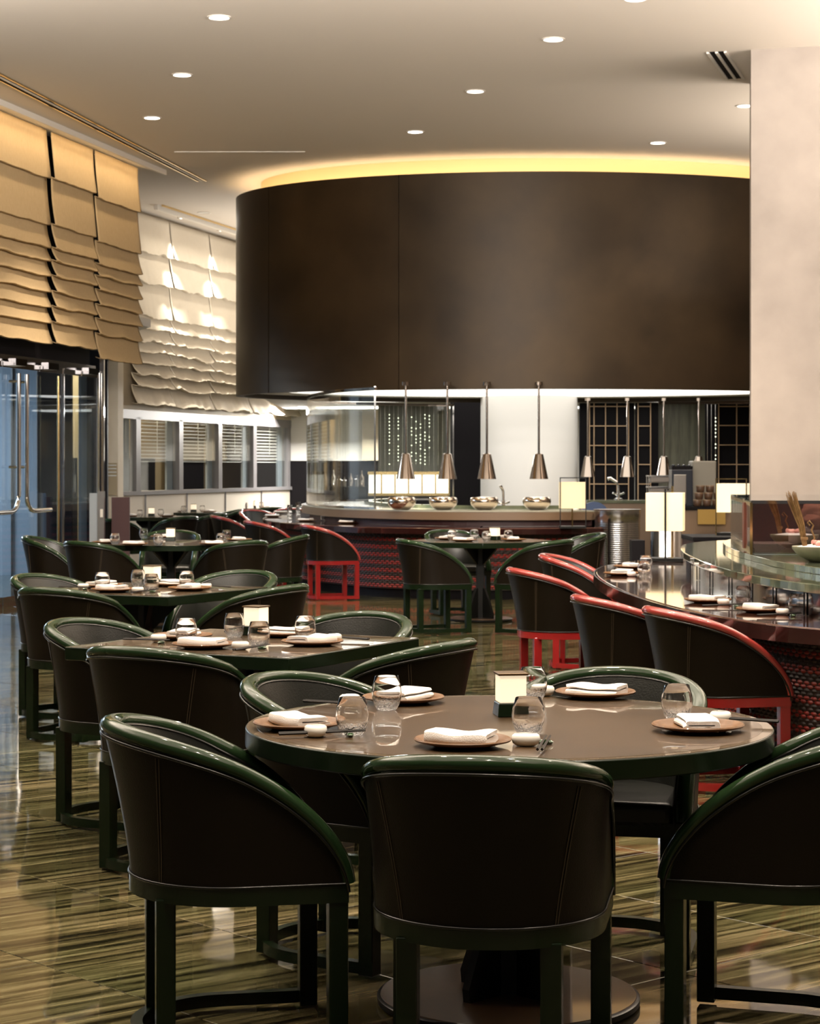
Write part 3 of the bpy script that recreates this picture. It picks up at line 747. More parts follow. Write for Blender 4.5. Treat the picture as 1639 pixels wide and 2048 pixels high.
bpy.data.objects['wall_olive']['kind'] = 'structure'
# dark top rail over the right part of the kitchen
e = tag(flat(1316, 1500, 29.6, 2.31, 2.385, M['nickel'], 'ceiling_track'), 'dark curved track under the soffit at the right', 'track')
# bead curtain
def beads(px0, px1, z, n, h0, h1, label, back):
    e = empty('bead_curtain', (0, 0, 0), 0, label, 'bead curtain')
    flat(px0, px1, z+.15, h0, h1, back, 'backdrop', e)
    bb = MB()
    for i in range(n):
        px = px0+(px1-px0)*(i+.5)/n; x = (px-CX)/F*z
        bb.tube([(x, z, h0), (x, z, h1)], .004, 4)
    bb.build('strands', M['steel'], e)
    bb = MB()
    for i in range(n):
        px = px0+(px1-px0)*(i+.5)/n; x = (px-CX)/F*z
        if random.random() < .45: continue
        h = h1-.15-random.random()*.1
        while h > h0+.15:
            if random.random() < .62: bb.lathe([(0, -.012), (.010, 0), (0, .012)], 5, (x, z-.01, h))
            h -= .055
    o = bb.build('beads', M['bead'], e); o['kind'] = 'stuff'
beads(756, 898, 32.4, 16, 1.30, 2.386, 'hanging curtain of glowing glass beads behind the glass screen', M['olive'])
beads(1410, 1434, 30.6, 3, 1.3, 2.386, 'short run of glowing bead strands beside the right lattice', M['dark_wall'])
# lit shelving
sh = empty('lit_cabinet', (0, 0, 0), 0, 'glowing glass-fronted cabinet with six panes at the back of the kitchen', 'cabinet')
flat(735, 897, 31.3, 0, .98, M['steel_dark'], 'base', sh, .4)
for i in range(6):
    a = 737+i*27
    flat(a, a+25, 31.3, 1.02, 1.30, M['lit'], 'pane', sh, .03)
    flat(a+24.2, a+27, 31.26, .98, 1.34, M['brass'], 'mullion', sh, .03)
flat(735, 899, 31.24, 1.30, 1.345, M['brass'], 'top_rail', sh, .3); flat(735, 899, 31.24, .98, 1.02, M['brass'], 'bottom_rail', sh, .3)
ds = tag(flat(640, 732, 31.0, 0, 1.12, M['steel_dark'], 'work_counter', None, .6), 'dark steel work counter behind the glass screen', 'counter')
for i in range(7):
    px = 650+i*12+random.random()*4; x = (px-CX)/F*31.1; hgt = .12+random.random()*.16
    bb = MB(); bb.lathe([(0, 0), (.035, 0), (.035, hgt*.6), (.012, hgt*.75), (.012, hgt), (0, hgt)], 12)
    o = bb.build('bottle', M['chrome' if i % 2 else 'nickel'], None, smooth=True, loc=(x, 31.25, 1.12)); tag(o, 'small shiny bottle on the counter behind glass, %s from the left' % ('first', 'second', 'third', 'fourth', 'fifth', 'sixth', 'seventh')[i], 'bottle', 'bottles on the work counter')

# ---- faucets
def faucet(x, y, z, s, label):
    e = empty('faucet', (x, y, z), 0, label, 'faucet')
    bb = MB(); bb.lathe([(.05, 0), (.05, .012), (.022, .02), (.02, .10), (0, .10)], 16); bb.build('base', M['chrome'], e, smooth=True)
    bb = MB(); bb.tube([(0, 0, .08), (0, 0, .16), (-.02*s, 0, .21), (-.10*s, 0, .26), (-.13*s, 0, .25)], [.014, .014, .015, .02, .024], 10); bb.build('spout', M['chrome'], e, smooth=True)
    for k in (-1, 1):
        bb = MB(); bb.tube([(0, 0, .05), (.07*k, -.02, .08)], .012, 8); bb.build('tap_lever', M['chrome'], e)
faucet((1006-CX)/F*23.6, 23.6, .944, .3, 'chrome mixer tap between the third and fourth silvered bowls')
faucet((1236-CX)/F*25.5, 25.5, 1.02, 1.0, 'chrome mixer tap in front of the dark lattice')
# island bench behind the bar, right part
def cnt(px0, px1, z, dep, h, label, front, top, name='service_counter'):
    e = empty(name, (0, 0, 0), 0, label, 'counter')
    x0, x1 = (px0-CX)/F*z, (px1-CX)/F*z
    bb = MB(); bb.box(((x0+x1)/2, z+dep/2, (h-.04)/2), (x1-x0, dep, h-.04)); bb.build('body', front, e)
    bb = MB(); bb.box(((x0+x1)/2, z+dep/2-.01, h-.02), (x1-x0+.03, dep+.02, .04)); bb.build('top', top, e, bev=.004)
    return e
cnt(1175, 1346, 25.0, .8, 1.02, 'pale marble-topped bench behind the ribbed steel drum', M['tan'], M['marble_green'])
cnt(1355, 1520, 24.0, .8, .96, 'tan counter carrying the coffee equipment', M['tan'], M['dark_wall'])
flat(1395, 1450, 23.9, .76, .93, M['gold_panel'], 'gold_fascia', bpy.data.objects['service_counter.001'], .05)
# ribbed steel drum
z_ = 22.6; r_ = .245; x_ = (1234-CX)/F*z_
e = empty('steel_drum', (x_, z_, 0), 0, 'ribbed brushed steel drum at the right end of the bar', 'drum')
prof = [(0, 0), (r_, 0)]
for k in range(34):
    h = .05+k*.0228; prof += [(r_, h), (r_-.0022, h+.009), (r_, h+.018)]
prof += [(r_, .86), (r_+.006, .87), (r_+.006, .95), (0, .95)]
bb = MB(); bb.lathe(prof, 48); bb.build('drum_body', M['steel'], e, smooth=True)
bb = MB(); bb.lathe([(r_+.01, .95), (r_+.015, .96), (0, .96)], 48); bb.build('drum_lid', M['steel'], e, smooth=True)
bb = MB(); bb.box((-.12, -.235, .44), (.012, .03, .84)); bb.build('drum_seam', M['steel_dark'], e)
# steel bin behind lamp
z_ = 17.5; x_ = (1331-CX)/F*z_
e = empty('steel_cabinet', (x_, z_, 0), 0, 'low curved brushed steel cabinet behind the tall table lamp', 'cabinet')
bb = MB(); bb.lathe([(0, 0), (.13, 0), (.13, .9), (.12, .91), (0, .91)], 40, sy=.8); bb.build('cabinet_body', M['steel'], e, smooth=True)
bb = MB(); bb.box((-.22, .2, .4), (.11, .2, .8)); bb.build('dark_side_box', M['dark_wall'], e)
# blue chair back
e = empty('blue_chair', ((1188-CX)/F*24.2, 24.2, 0), 0, 'rounded blue leather chair back peeking over the bar end', 'chair')
bb = MB(); bb.lathe([(0, 0), (.03, 0), (.03, .55), (0, .55)], 12); bb.build('pedestal', M['chrome'], e)
bb = MB(); bb.box((0, 0, .6), (.34, .34, .1)); bb.build('seat', M['blue_fabric'], e, bev=.03)
bb = MB(); bb.prism([(-.17, 0), (.17, 0), (.17, .04), (-.17, .04)], .6, .86); bb.tube([(0, -.0, .84), (0, .05, .84)], .175, 24); bb.build('backrest', M['blue_fabric'], e, smooth=True)
# stacked shelves (grey boxes)
e = empty('tray_rack', ((1316-CX)/F*25.25, 25.25, 1.02), 0, 'grey two-shelf rack with folded cloths beside the espresso machine', 'rack')
for k in range(2):
    bb = MB(); bb.box((0, 0, .155+.135*k), (.28, .22, .014)); bb.build('shelf', M['steel'], e)
    bb = MB(); bb.box((.01, 0, .105+.10*k+.04*k), (.24, .2, .08)); bb.build('folded_cloth', M['paper'], e, bev=.02)
for sx in (-1, 1):
    for sy in (-1, 1):
        bb = MB(); bb.tube([(.13*sx, .1*sy, 0), (.13*sx, .1*sy, .3)], .006, 6); bb.build('leg', M['steel'], e)
# espresso machine
z_ = 24.15; x0 = (1343-CX)/F*z_; x1 = (1385-CX)/F*z_
e = empty('coffee_machine', ((x0+x1)/2, z_, .96), 0, 'black coffee machine with chrome window and bean jars on top', 'coffee machine')
ww = x1-x0
bb = MB(); bb.box((0, .15, .215), (ww, .30, .43)); bb.build('body', M['machine'], e, bev=.01)
bb = MB(); bb.box((-.03, -.005, .20), (ww*.6, .012, .34)); bb.build('glass_door', M['steel'], e, bev=.004)
bb = MB(); bb.box((0, .15, .45), (ww, .28, .04)); bb.build('hopper_rail', M['dark_wall'], e)
for k in range(4):
    bb = MB(); bb.lathe([(0, 0), (.02, 0), (.02, .05), (.012, .06), (0, .06)], 12, (-ww*.38+k*ww*.25, .1, .43)); bb.build('knob', M['machine'], e)
o = flat(1384, 1432, 24.45, .96, 1.49, M['grey_panel'], 'grey_cabinet', None, .35); tag(o, 'grey metal box cabinet right of the coffee machine', 'cabinet')
o.modifiers.new('b', 'BEVEL').width = .012
# pottery cups stacked
cup = empty('pottery_cup', (0, 0, 0), 0, 'x', 'cup')
bb = MB(); bb.lathe([(0, 0), (.035, 0), (.045, .01), (.052, .075), (.048, .078), (.040, .014), (0, .012)], 18); bb.build('cup_body', M['basket'], cup, smooth=60)
bb = MB(); bb.lathe([(.048, .066), (.054, .067), (.053, .081), (.047, .08)], 18); bb.build('rim', M['tan'], cup, smooth=True)
n = 0
for row in range(3):
    for k in range(3 if row < 2 else 2):
        px = 1397+k*19+row*3; x = (px-CX)/F*23.98
        place(cup, (x, 24.1, .96+row*.082), 0, 'small brown pottery cup, %s in the %s row beside the right table lamp' % (('left', 'middle', 'right')[k], ('bottom', 'middle', 'top')[row]), 'pottery cups')

# table lamps
def table_lamp(x, y, z, wd, dp, h0, h1, htop, frame, shade, label, rz=0.0):
    e = empty('table_lamp', (x, y, z), rz, label, 'lamp')
    bb = MB(); bb.box((0, 0, .012), (wd*1.0, dp*1.15, .024)); bb.build('base', M['darkmetal'], e, bev=.003)
    bb = MB(); bb.box((0, 0, (h0+h1)/2), (wd, dp, h1-h0)); bb.build('lamp_shade', shade, e, bev=.002)
    bb = MB()
    for s in (-1, 1): bb.box((s*wd*.5+.0*s, -dp/2-.02, htop/2), (.010, .010, htop))
    bb.box((0, -dp/2-.02, htop-.005), (wd+.01, .010, .010)); bb.build('wire_frame', frame, e)
    bb = MB(); bb.tube([(0, 0, .02), (0, 0, h0+.02)], .009, 8); bb.build('stem', M['brass'], e)
    return e
z_ = 21.9; table_lamp((1146-CX)/F*z_, z_+.15, .77, .27, .18, .21, .49, .54, M['darkmetal'], M['lampshade'], 'square silk table lamp in a black wire frame on the bar end')
# near lamp with crossed posts
z_ = 15.0; e = empty('table_lamp', ((1330-CX)/F*z_, z_, .745), math.radians(-12), 'large silk box lamp with black post at the end of the sushi counter', 'lamp')
bb = MB(); bb.box((0, 0, .012), (.27, .2, .024)); bb.build('base', M['darkmetal'], e, bev=.003)
bb = MB(); bb.box((0, 0, .355), (.265, .20, .275)); bb.build('lamp_shade', M['lampshade'], e, bev=.002)
bb = MB(); bb.box((.01, -.115, .26), (.014, .010, .52)); bb.build('front_post', M['darkmetal'], e)
bb = MB(); bb.box((.05, .0, .27), (.016, .016, .54)); bb.build('rear_post', M['brass'], e)
bb = MB(); bb.box((.03, -.055, .515), (.012, .13, .012)); bb.build('cross_bar', M['darkmetal'], e)
z_ = 20.2; e2 = table_lamp((1468-CX)/F*z_, z_, .76, .30, .2, .22, .50, .55, M['brass'], M['lampshade_white'], 'bright silk box lamp in a brass frame left of the plaster pillar', math.radians(-24))
cnt(1388, 1484, 19.6, .9, .76, 'dark lacquered side counter carrying the brass framed lamp', M['maroon'], M['dark_wall'], 'side_counter')

# ------------------------------------------------------------------ sushi counter on the right
wood_pts = [(2.35, 8.2), (1.96, 8.5), (1.73, 8.8), (1.51, 9.2), (1.31, 10.07), (1.19, 11.3), (1.165, 12.6), (1.23, 13.7), (1.42, 14.6), (1.8, 15.35), (2.4, 15.7), (3.2, 15.8)]
wood = smooth_poly(wood_pts, 5)[::-1]
sb = empty('sushi_counter', (0, 0, 0), 0, 'curved glossy mahogany counter with red woven front on the right', 'counter')
far = [(5.2, 8.2), (5.2, 15.8)]
bb = MB(); bb.prism(wood+[(5.2, 8.2), (5.2, 15.8)], .69, .742); bb.build('counter_top', M['wood_red'], sb, bev=.005)
wrev = wood[::-1]
bb = MB(); bb.band(offset(wrev, .008), .672, .738, .010); bb.build('counter_edge', M['wood_edge'], sb)
bw = offset(wrev, -.17)
bb = MB(); bb.band(bw, .06, .69, -.05); bb.build('backing', M['weave_dark'], sb)
weave(bw[::-1], .06, .68, .0165, .024, .004, sb)
bb = MB(); bb.band(offset(wrev, -.20), 0, .07, -.05); bb.build('kick_plate', M['dark_wall'], sb)
mp_ = [(2.6, 8.0), (2.15, 8.55), (1.825, 9.26), (1.68, 9.97), (1.63, 10.8), (1.64, 12.0), (1.73, 13.3), (1.92, 14.3), (2.3, 14.9), (3.0, 15.1), (5.0, 15.1)]
mp_ = smooth_poly(mp_, 5)
disp = empty('marble_display_counter', (0, 0, 0), 0, 'raised green marble display counter on a dark steel drum', 'counter')
bb = MB(); bb.prism([p for p in offset(mp_, -.07)]+[(5.0, 8.2)], .742, .858); bb.build('steel_drum_wall', M['steel_dark'], disp, smooth=True)
for k in range(0, len(mp_)-6, 3):
    p = offset(mp_, -.062)[k]; bb = MB(); bb.box((p[0], p[1], .80), (.006, .006, .11)); bb.build('panel_joint', M['darkmetal'], disp)
bb = MB(); bb.prism(mp_+[(5.0, 8.0)], .858, .90); bb.build('marble_slab', M['marble_green'], disp, bev=.004)
tier = smooth_poly([(2.9, 8.6), (2.45, 9.0), (2.1, 9.7), (1.94, 10.5), (1.90, 11.4), (1.93, 12.5), (2.05, 13.6), (2.3, 14.3), (3.0, 14.7), (4.9, 14.7)], 5)
bb = MB(); bb.prism(tier+[(4.9, 8.6)], .900, .935); bb.build('upper_tier', M['marble_green'], disp, bev=.003)
# display case
case = empty('display_case', (0, 0, 0), 0, 'glass and smoked mirror display case with brass edges on the marble counter', 'display case')
A = Vector((1.91, 11.65)); B = Vector((2.19, 14.2)); A2 = Vector((4.6, 11.35)); B2 = Vector((4.6, 14.2)); h0, h1 = .935, 1.225
def quadbox(p, q, m, name, za, zb, th=.008, par=case):
    bb = MB(); bb.band([(p.x, p.y), (q.x, q.y)], za, zb, th); return bb.build(name, m, par)
quadbox(A, A2, M['smoked'], 'front_pane', h0+.004, h1, .008)
bb = MB(); bb.prism([(A.x+.06, A.y+.62), (A2.x, A.y+.5), (A2.x, A.y+.56), (A.x+.06, A.y+.68)], h0+.01, h1-.01); bb.build('inner_back_panel', mat('red_brown_case_back', (.13, .035, .018), .4), case)
quadbox(B, A, M['pane_blue'], 'side_pane', h0+.004, h1)
bb = MB(); bb.prism([(A.x, A.y), (A2.x, A2.y), (B2.x, B2.y), (B.x, B.y)], h1, h1+.010); bb.build('top_pane', M['chrome'], case) if False else bb.build('top_pane', M['pane_blue'], case)
quadbox(B, A, M['brass'], 'bottom_brass_rail', h0+.001, h0+.035, .02)
quadbox(B, A, M['brass'], 'top_brass_rail', h1-.02, h1+.002, .02)
bb = MB(); bb.box((A.x, A.y-.003, (h0+h1)/2), (.014, .014, h1-h0)); bb.build('corner_post', M['brass'], case)
quadbox(A+Vector((0, -.006)), A2+Vector((0, -.006)), M['chrome'], 'top_front_rail', h1-.006, h1+.012, .01)
quadbox(A+Vector((0, -.006)), A2+Vector((0, -.006)), M['chrome'], 'bottom_front_rail', h0+.001, h0+.010, .01)
bb = MB(); bb.prism([(A.x+.05, A.y+.2), (3.4, A.y+.1), (3.4, B.y-.2), (B.x+.1, B.y-.2)], h0+.002, h0+.05); bb.build('ice_bed', M['ice'], case)
for (x, y, z, sx, sy, sz, rz_, nm) in ((2.33, 11.86, 1.105, .11, .05, .042, .25, 'lower'), (2.345, 12.0, 1.165, .085, .05, .045, -.2, 'upper')):  # fillets added to stand in for a blurred pink shape resembling hands
    def blob(u, v):
        a = u*2*PI; b_ = (v-.5)*PI; p = Vector((math.cos(b_)*math.cos(a), math.cos(b_)*math.sin(a), math.sin(b_)))
        k = 1+.28*mnoise.noise(p*2.2+Vector((x*9, 0, z*7)))
        return (p.x*sx*k, p.y*sy*k, p.z*sz*k)
    bb = MB(); bb.grid(blob, 24, 14, wrap=True); o = bb.build('stand_in_fillet', M['fillet'], None, smooth=60, loc=(x, y, z)); o.rotation_euler = (0, .15, rz_)
    tag(o, 'pale pink stand-in fillet inside the display case, the %s of two' % nm, 'fish', 'stand-in fillets in the display case')
bb = MB(); bb.prism([(2.20, 11.80), (2.48, 11.80), (2.48, 12.1), (2.20, 12.1)], h0+.05, 1.066); bb.box((2.35, 12.02, 1.094), (.16, .12, .056)); bb.build('ice_block', M['ice'], case, bev=.01)
# stone bowl with twigs and sashimi
bx, by = (1640-CX)/F*10.7, 10.7
sbw = empty('stone_bowl', (bx, by, .935), 0, 'rough grey-green stone bowl filled with ice on the marble counter', 'bowl')
bb = MB(); bb.lathe([(0, 0), (.055, 0), (.065, .008), (.115, .035), (.145, .070), (.145, .082), (.138, .082), (.11, .05), (0, .045)], 36); bb.build('bowl_body', M['stone'], sbw, smooth=50)
bb = MB(); bb.lathe([(0, .088), (.05, .092), (.10, .085), (.132, .076), (.11, .06), (0, .05)], 24); bb.build('ice_filling', M['ice'], sbw, smooth=60)
tw = empty('twig_bundle', (bx-.085, by-.03, 1.02), 0, 'upright bundle of dry brown twigs stuck in the stone bowl', 'twigs')
for k in range(26):
    a = random.random()*2*PI; r = .020*math.sqrt(random.random()); x, y = r*math.cos(a), r*math.sin(a)*.8
    bb = MB(); L_ = .235+random.random()*.05
    bb.tube([(x*.5, y*.5, -.01), (x*.8-.02, y, L_*.4), (x*1.2-.075+random.uniform(-.006, .006), y*1.5, L_)], [.0032, .003, .0018], 5); bb.build('twig', M['twig'], tw)
bb = MB(); bb.lathe([(.017, .03), (.019, .034), (.019, .042), (.017, .046)], 14, (-.004, 0, 0)); bb.build('binding', M['twig'], tw)
for k in range(6):
    bb = MB(); a = k*1.05; bb.box((0, 0, .012), (.045, .028, .022)); o = bb.build('sashimi_slice', M['fish'], None, bev=.008, seg=3, loc=(bx-.02+.035*math.cos(a)+.02, by-.04+.03*math.sin(a), 1.022+.004*(k % 2)))
    o.rotation_euler = (.2, .25*(-1)**k, a); tag(o, 'thick slice of pink fish on the ice in the stone bowl', 'fish', 'fish slices in the stone bowl')
bb = MB(); bb.tube([(0, 0, 0), (.005, 0, .04), (-.01, 0, .075), (.0, 0, .10), (-.022, 0, .125), (-.03, 0, .112), (-.018, 0, .100)], .0045, 7)
o = bb.build('curled_vine', M['twig'], None, smooth=True, loc=(bx-.045, by-.045, 1.025)); tag(o, 'curled brown vine tendril standing in the stone bowl', 'garnish')

# ------------------------------------------------------------------ chairs
CA, CB, CF, CY0 = .262, .250, .240, -.015
LA = PI/2*CA; LS = CF-CY0; LT = LA+LS
APT, APB, RAIL = .42, .378, .785
def plan(t, off=0):
    """t in [-1,1], 0 = centre of the back, +-1 front ends; returns point and outward normal"""
    s = abs(t)*LT; sg = 1 if t >= 0 else -1
    if s < LA:
        a = s/LA*PI/2; n = Vector((math.sin(a)*sg, -math.cos(a))); p = Vector((CA*math.sin(a)*sg, CY0-CB*math.cos(a)))
    else:
        n = Vector((sg, 0)); p = Vector((CA*sg, CY0+(s-LA)))
    return p+n*off, n
def railh(t):
    return APT+(RAIL-APT)*max(0, 1-abs(t)**1.95)**.61
def flare(t, z):
    q = max(0, (z-APT)/(RAIL-APT)); wgt = max(0, math.cos(min(1, abs(t)*LT/LA)*PI/2))
    return q**1.3*(.052*wgt**.8+.016)
TS = [math.copysign(1-(1-abs(u))**1.6 if False else abs(u), u) for u in [i/30-1 for i in range(61)]]
TS = [math.copysign(1-(1-abs(u))**1.5, u) for u in TS]
def shell_pt(t, v, off):
    z = APT+v*(railh(t)-APT); p, n = plan(t, off+flare(t, z)); return (p.x, p.y, z)
def make_chair(rail_m, frame_m, kind):
    t_ = empty('barrel_chair', (0, 0, 0), 0, 'x', 'chair')
    bb = MB(); bb.grid(lambda u, v: shell_pt(TS[int(round(u*60))], v, 0), 60, 10); br_ = bb.build('backrest', M['leather_out'], t_, smooth=80)
    bb = MB()
    def inn_(u, v):
        t = TS[int(round(u*60))]; puff = .010*math.sin(PI*v)
        return shell_pt(t*.992, v, -.045-puff)
    bb.grid(inn_, 60, 10); bb.build('inner_pad', M['leather_in'], t_, smooth=80)
    bb = MB(); path = []
    for t in TS: p = shell_pt(t, 1, -.018); path.append((p[0], p[1], p[2]+.004))
    bb.tube(path, .026, 12, sc=(1.0, .78)); bb.build('top_rail', rail_m, t_, smooth=80)
    bb = MB(); path = []
    for t in TS: p = shell_pt(t, 1, .004); path.append((p[0], p[1], p[2]-.016))
    bb.tube(path, .0045, 6); path = []
    for t in TS: p = shell_pt(t, .0, .003); path.append((p[0], p[1], p[2]+.003))
    bb.tube(path, .004, 6); path = []
    for t in TS: p = shell_pt(t, 1, -.044); path.append((p[0], p[1], p[2]-.006))
    bb.tube(path, .0045, 6); bb.build('piping', M['black'], br_, smooth=80)
    for s in (-.325, .325):
        for d in (-.006, .006):
            bb = MB(); bb.tube([shell_pt((s+d)*(.86+.14*v/12), v/12, .0008) for v in range(0, 12)], .0011, 4); bb.build('seam', M['stitch'], br_)
    # apron
    pts = [plan(i/20-1, .003)[0] for i in range(41)]
    bb = MB(); bb.band([(p.x, p.y) for p in pts], APB, APT, .042); bb.box((0, CF-.021, (APB+APT)/2), (2*CA-.08, .042, APT-APB)); bb.build('apron', frame_m, t_, smooth=30)
    # seat
    sp = [plan(i/14-1, -.048)[0] for i in range(29)]; sp = [(p.x, min(p.y, CF+.0)) for p in sp]
    bb = MB(); bb.prism(sp, APB+.01, .475); bb.build('seat', M['leather_in'], t_, bev=.022, seg=4, smooth=50)
    for x, y in ((-CA+.024, CF-.024), (CA-.024, CF-.024), (-.160, -.192), (.160, -.192)):
        bb = MB(); bb.box((x, y, (APB+.01+.0)/2+.003), (.047, .047, APB+.0)); bb.build('leg', frame_m, t_, bev=.003)
    pts = [plan(i/20-1, .000)[0] for i in range(41)]
    bb = MB(); bb.band([(p.x, p.y) for p in pts], .014, .046, .030); bb.build('stretcher', frame_m, t_, smooth=30)
    return t_
green_chair = make_chair(M['green'], M['green_dark'], 'green'); red_chair = make_chair(M['red_rail'], M['red'], 'red')
def chair(proto, x, y, fx, fy, label, group, s=None):
    rz = math.atan2(-fx, fy)
    return place(proto, (x, y, 0), rz, label, group, s)
GC = 'green framed barrel chair '
G1 = 'chairs at the large round table'
chair(green_chair, .185, 4.78, .165, .986, 'dark leather barrel chair with green rail, its back to the viewer at front centre', G1)
chair(green_chair, -.435, 5.22, .98, .2, 'dark leather barrel chair with green rail at the left of the large round table', G1)
chair(green_chair, .925, 5.24, -.955, .297, 'dark leather barrel chair with green rail cut by the right edge, front round table', G1)
chair(green_chair, -.17, 6.12, .85, -.53, 'green railed barrel chair behind the large round table, left of its candle', G1)
chair(green_chair, 0.585, 6.15, -.22, -.975, 'green railed barrel chair behind the large round table, right of its candle', G1)

# ------------------------------------------------------------------ tables
def table(x, y, rz, label, shape, size, base_r=.35, group=None):
    e = empty('dining_table', (x, y, 0), rz, label, 'table', group)
    def poly(r):
        if shape == 'round': return [(r*math.cos(2*PI*i/96), r*math.sin(2*PI*i/96)) for i in range(96)]
        if shape == 'octagon': return [(r*math.cos(2*PI*i/8), r*math.sin(2*PI*i/8)) for i in range(8)]
        return [(-r, -r), (r, -r), (r, r), (-r, r)]
    R = size/2
    bb = MB(); bb.prism(poly(R), .690, .7405); bb.build('table_edge', M['green_dark'], e, bev=.004, smooth=30)
    bb = MB(); bb.prism(poly(R-.004), .7395, .7415); bb.build('rim_band', M['rim'], e)
    bb = MB(); bb.prism(poly(R-.030), .741, .742); bb.build('tabletop', M['tabletop'], e)
    bb = MB(); bb.box((0, 0, .36), (.075, .075, .68)); bb.build('post', M['darkmetal'], e, bev=.006)
    for k in range(4):
        a = k*PI/2+PI/4; ca, sa = math.cos(a), math.sin(a)
        prof = [(.02, .02), (.16, .02), (.165, .06), (.10, .22), (.06, .30), (.02, .30)]
        bb = MB(); nx, ny = -sa*.012, ca*.012
        vs = [(r*ca+nx, r*sa+ny, z) for r, z in prof]+[(r*ca-nx, r*sa-ny, z) for r, z in prof]; n = len(prof)
        bb.add(vs, [tuple(range(n)), tuple(range(n, 2*n))[::-1]]+[(i, (i+1) % n, n+(i+1) % n, n+i) for i in range(n)])
        bb.build('brace', M['darkmetal'], e)
        bb = MB(); prof = [(.02, .52), (.05, .52), (.20, .66), (.20, .69), (.02, .69)]; n = 5
        vs = [(r*ca+nx, r*sa+ny, z) for r, z in prof]+[(r*ca-nx, r*sa-ny, z) for r, z in prof]
        bb.add(vs, [tuple(range(n)), tuple(range(n, 2*n))[::-1]]+[(i, (i+1) % n, n+(i+1) % n, n+i) for i in range(n)])
        bb.build('top_bracket', M['darkmetal'], e)
    bb = MB(); bb.lathe([(0, 0), (base_r-.01, 0), (base_r, .006), (base_r, .020), (base_r-.006, .024), (0, .024)], 72); bp2 = bb.build('base_plate', M['darkmetal'], e, smooth=True)
    bb = MB(); bb.lathe([(0, .0235), (base_r-.008, .0235), (base_r-.01, .026), (0, .026)], 72); bb.build('base_cover', M['base_top'], bp2)
    return e
TZ = .742
T1 = Vector((.262, 5.55))
table(T1.x, T1.y, 0, 'large round table with brown ribbed top and green edge in the foreground', 'round', 1.40)
U2 = Vector((.47, .883)); V2 = Vector((-.883, .47)); rz2 = math.atan2(U2.y, U2.x)
T2 = Vector((-.433, 7.45))+U2*.5+V2*.5
table(T2.x, T2.y, rz2, 'square table with green edge, second from the front on the left', 'square', 1.0, .30)
T3 = Vector((-1.276, 10.95))+U2*.5+V2*.5
table(T3.x, T3.y, rz2, 'square table with green edge, third from the front on the left', 'square', 1.0, .30)
T4 = Vector(((342-CX)/F*18.7, 18.7))
table(T4.x, T4.y, 0, 'round table near the glass doors at the left', 'round', 1.40)
T5 = Vector((.65, 19.25))
table(T5.x, T5.y, 0, 'octagonal table standing alone before the woven bar front', 'octagon', 1.32, .30)
def four(T, names, grp, d=.76, sh=((0, 0),)*4):
    for k, (dr, nm) in enumerate(zip((-U2, -V2, V2, U2), names)):
        if nm is None: continue
        p = T+dr*d+Vector(sh[k])
        chair(green_chair, p.x, p.y, -dr.x, -dr.y, nm, grp)
four(T2, ['green railed barrel chair at the near left side of the second table', 'green railed barrel chair seen from behind right of the second table',
          'green railed barrel chair at the far left side of the second table, inside visible', 'green railed barrel chair behind the second table, right of its candle'], 'chairs at the second table',
     sh=((.16, 0), (-.12, -.15), (.17, -.11), (-.02, -.14)))
four(T3, ['green railed barrel chair at the near left side of the third table', 'green railed barrel chair seen from behind right of the third table',
          'green railed barrel chair at the far left side of the third table', 'green railed barrel chair behind the third table, right end'], 'chairs at the third table',
     sh=((.10, 0), (-.06, -.15), (.20, -.08), (.03, -.1)))
for (px, z, fx, fy, nm) in ((118, 18.6, .98, -.1, 'green railed chair nearest the glass doors, its outside lit blue'), (205, 17.55, .62, .78, 'green railed chair left of the door-side round table, back to the viewer'),
                            (462, 17.7, -.62, .78, 'green railed chair right of the door-side round table, back to the viewer'), (545, 19.0, -.98, .15, 'green railed chair at the right of the door-side round table, seen sideways'),
                            (340, 20.0, 0, -1, 'green railed chair behind the door-side round table')):
    chair(green_chair, (px-CX)/F*z, z, fx, fy, nm, 'chairs at the door-side round table')
for (px, z, fx, fy, nm) in ((868, 17.9, .93, .36, 'green railed barrel chair at the left of the lone octagonal table'), (1070, 17.8, -.80, .6, 'green railed barrel chair at the near right of the lone octagonal table'),
                            (912, 20.1, .35, -.93, 'green railed barrel chair behind the lone octagonal table, left'), (1140, 19.4, -.97, -.2, 'green railed barrel chair at the far right of the lone octagonal table')):
    chair(green_chair, (px-CX)/F*z, z, fx, fy, nm, 'chairs at the lone octagonal table')
# red chairs
for (x, z, fx, fy, nm) in ((1.375, 9.30, .975, .22, 'red framed barrel chair nearest the viewer at the sushi counter'), (1.12, 10.15, .97, .24, 'red railed barrel chair second from the viewer at the sushi counter'),
                           (.93, 12.85, .975, .2, 'red framed barrel chair third from the viewer at the sushi counter'), (1.25, 14.75, .975, -.2, 'red railed barrel chair farthest along the sushi counter')):
    chair(red_chair, x, z, fx, fy, nm, 'red chairs at the sushi counter')
for (px, z, fx, fy, nm) in ((662, 22.35, .95, .30, 'red framed barrel chair with dark leather at the far woven bar'), (545, 23.9, .93, .35, 'red railed chair at the far bar, second from its middle'),
                            (473, 26.6, .97, .2, 'red railed chair at the far bar, third from its middle'), (522, 29.6, .6, -.8, 'red railed chair at the far end of the bar, left of the pair'), (584, 30.6, .1, -1, 'red railed chair at the far end of the bar, right of the pair')):
    chair(red_chair, (px-CX)/F*z, z, fx, fy, nm, 'red chairs at the far bar')
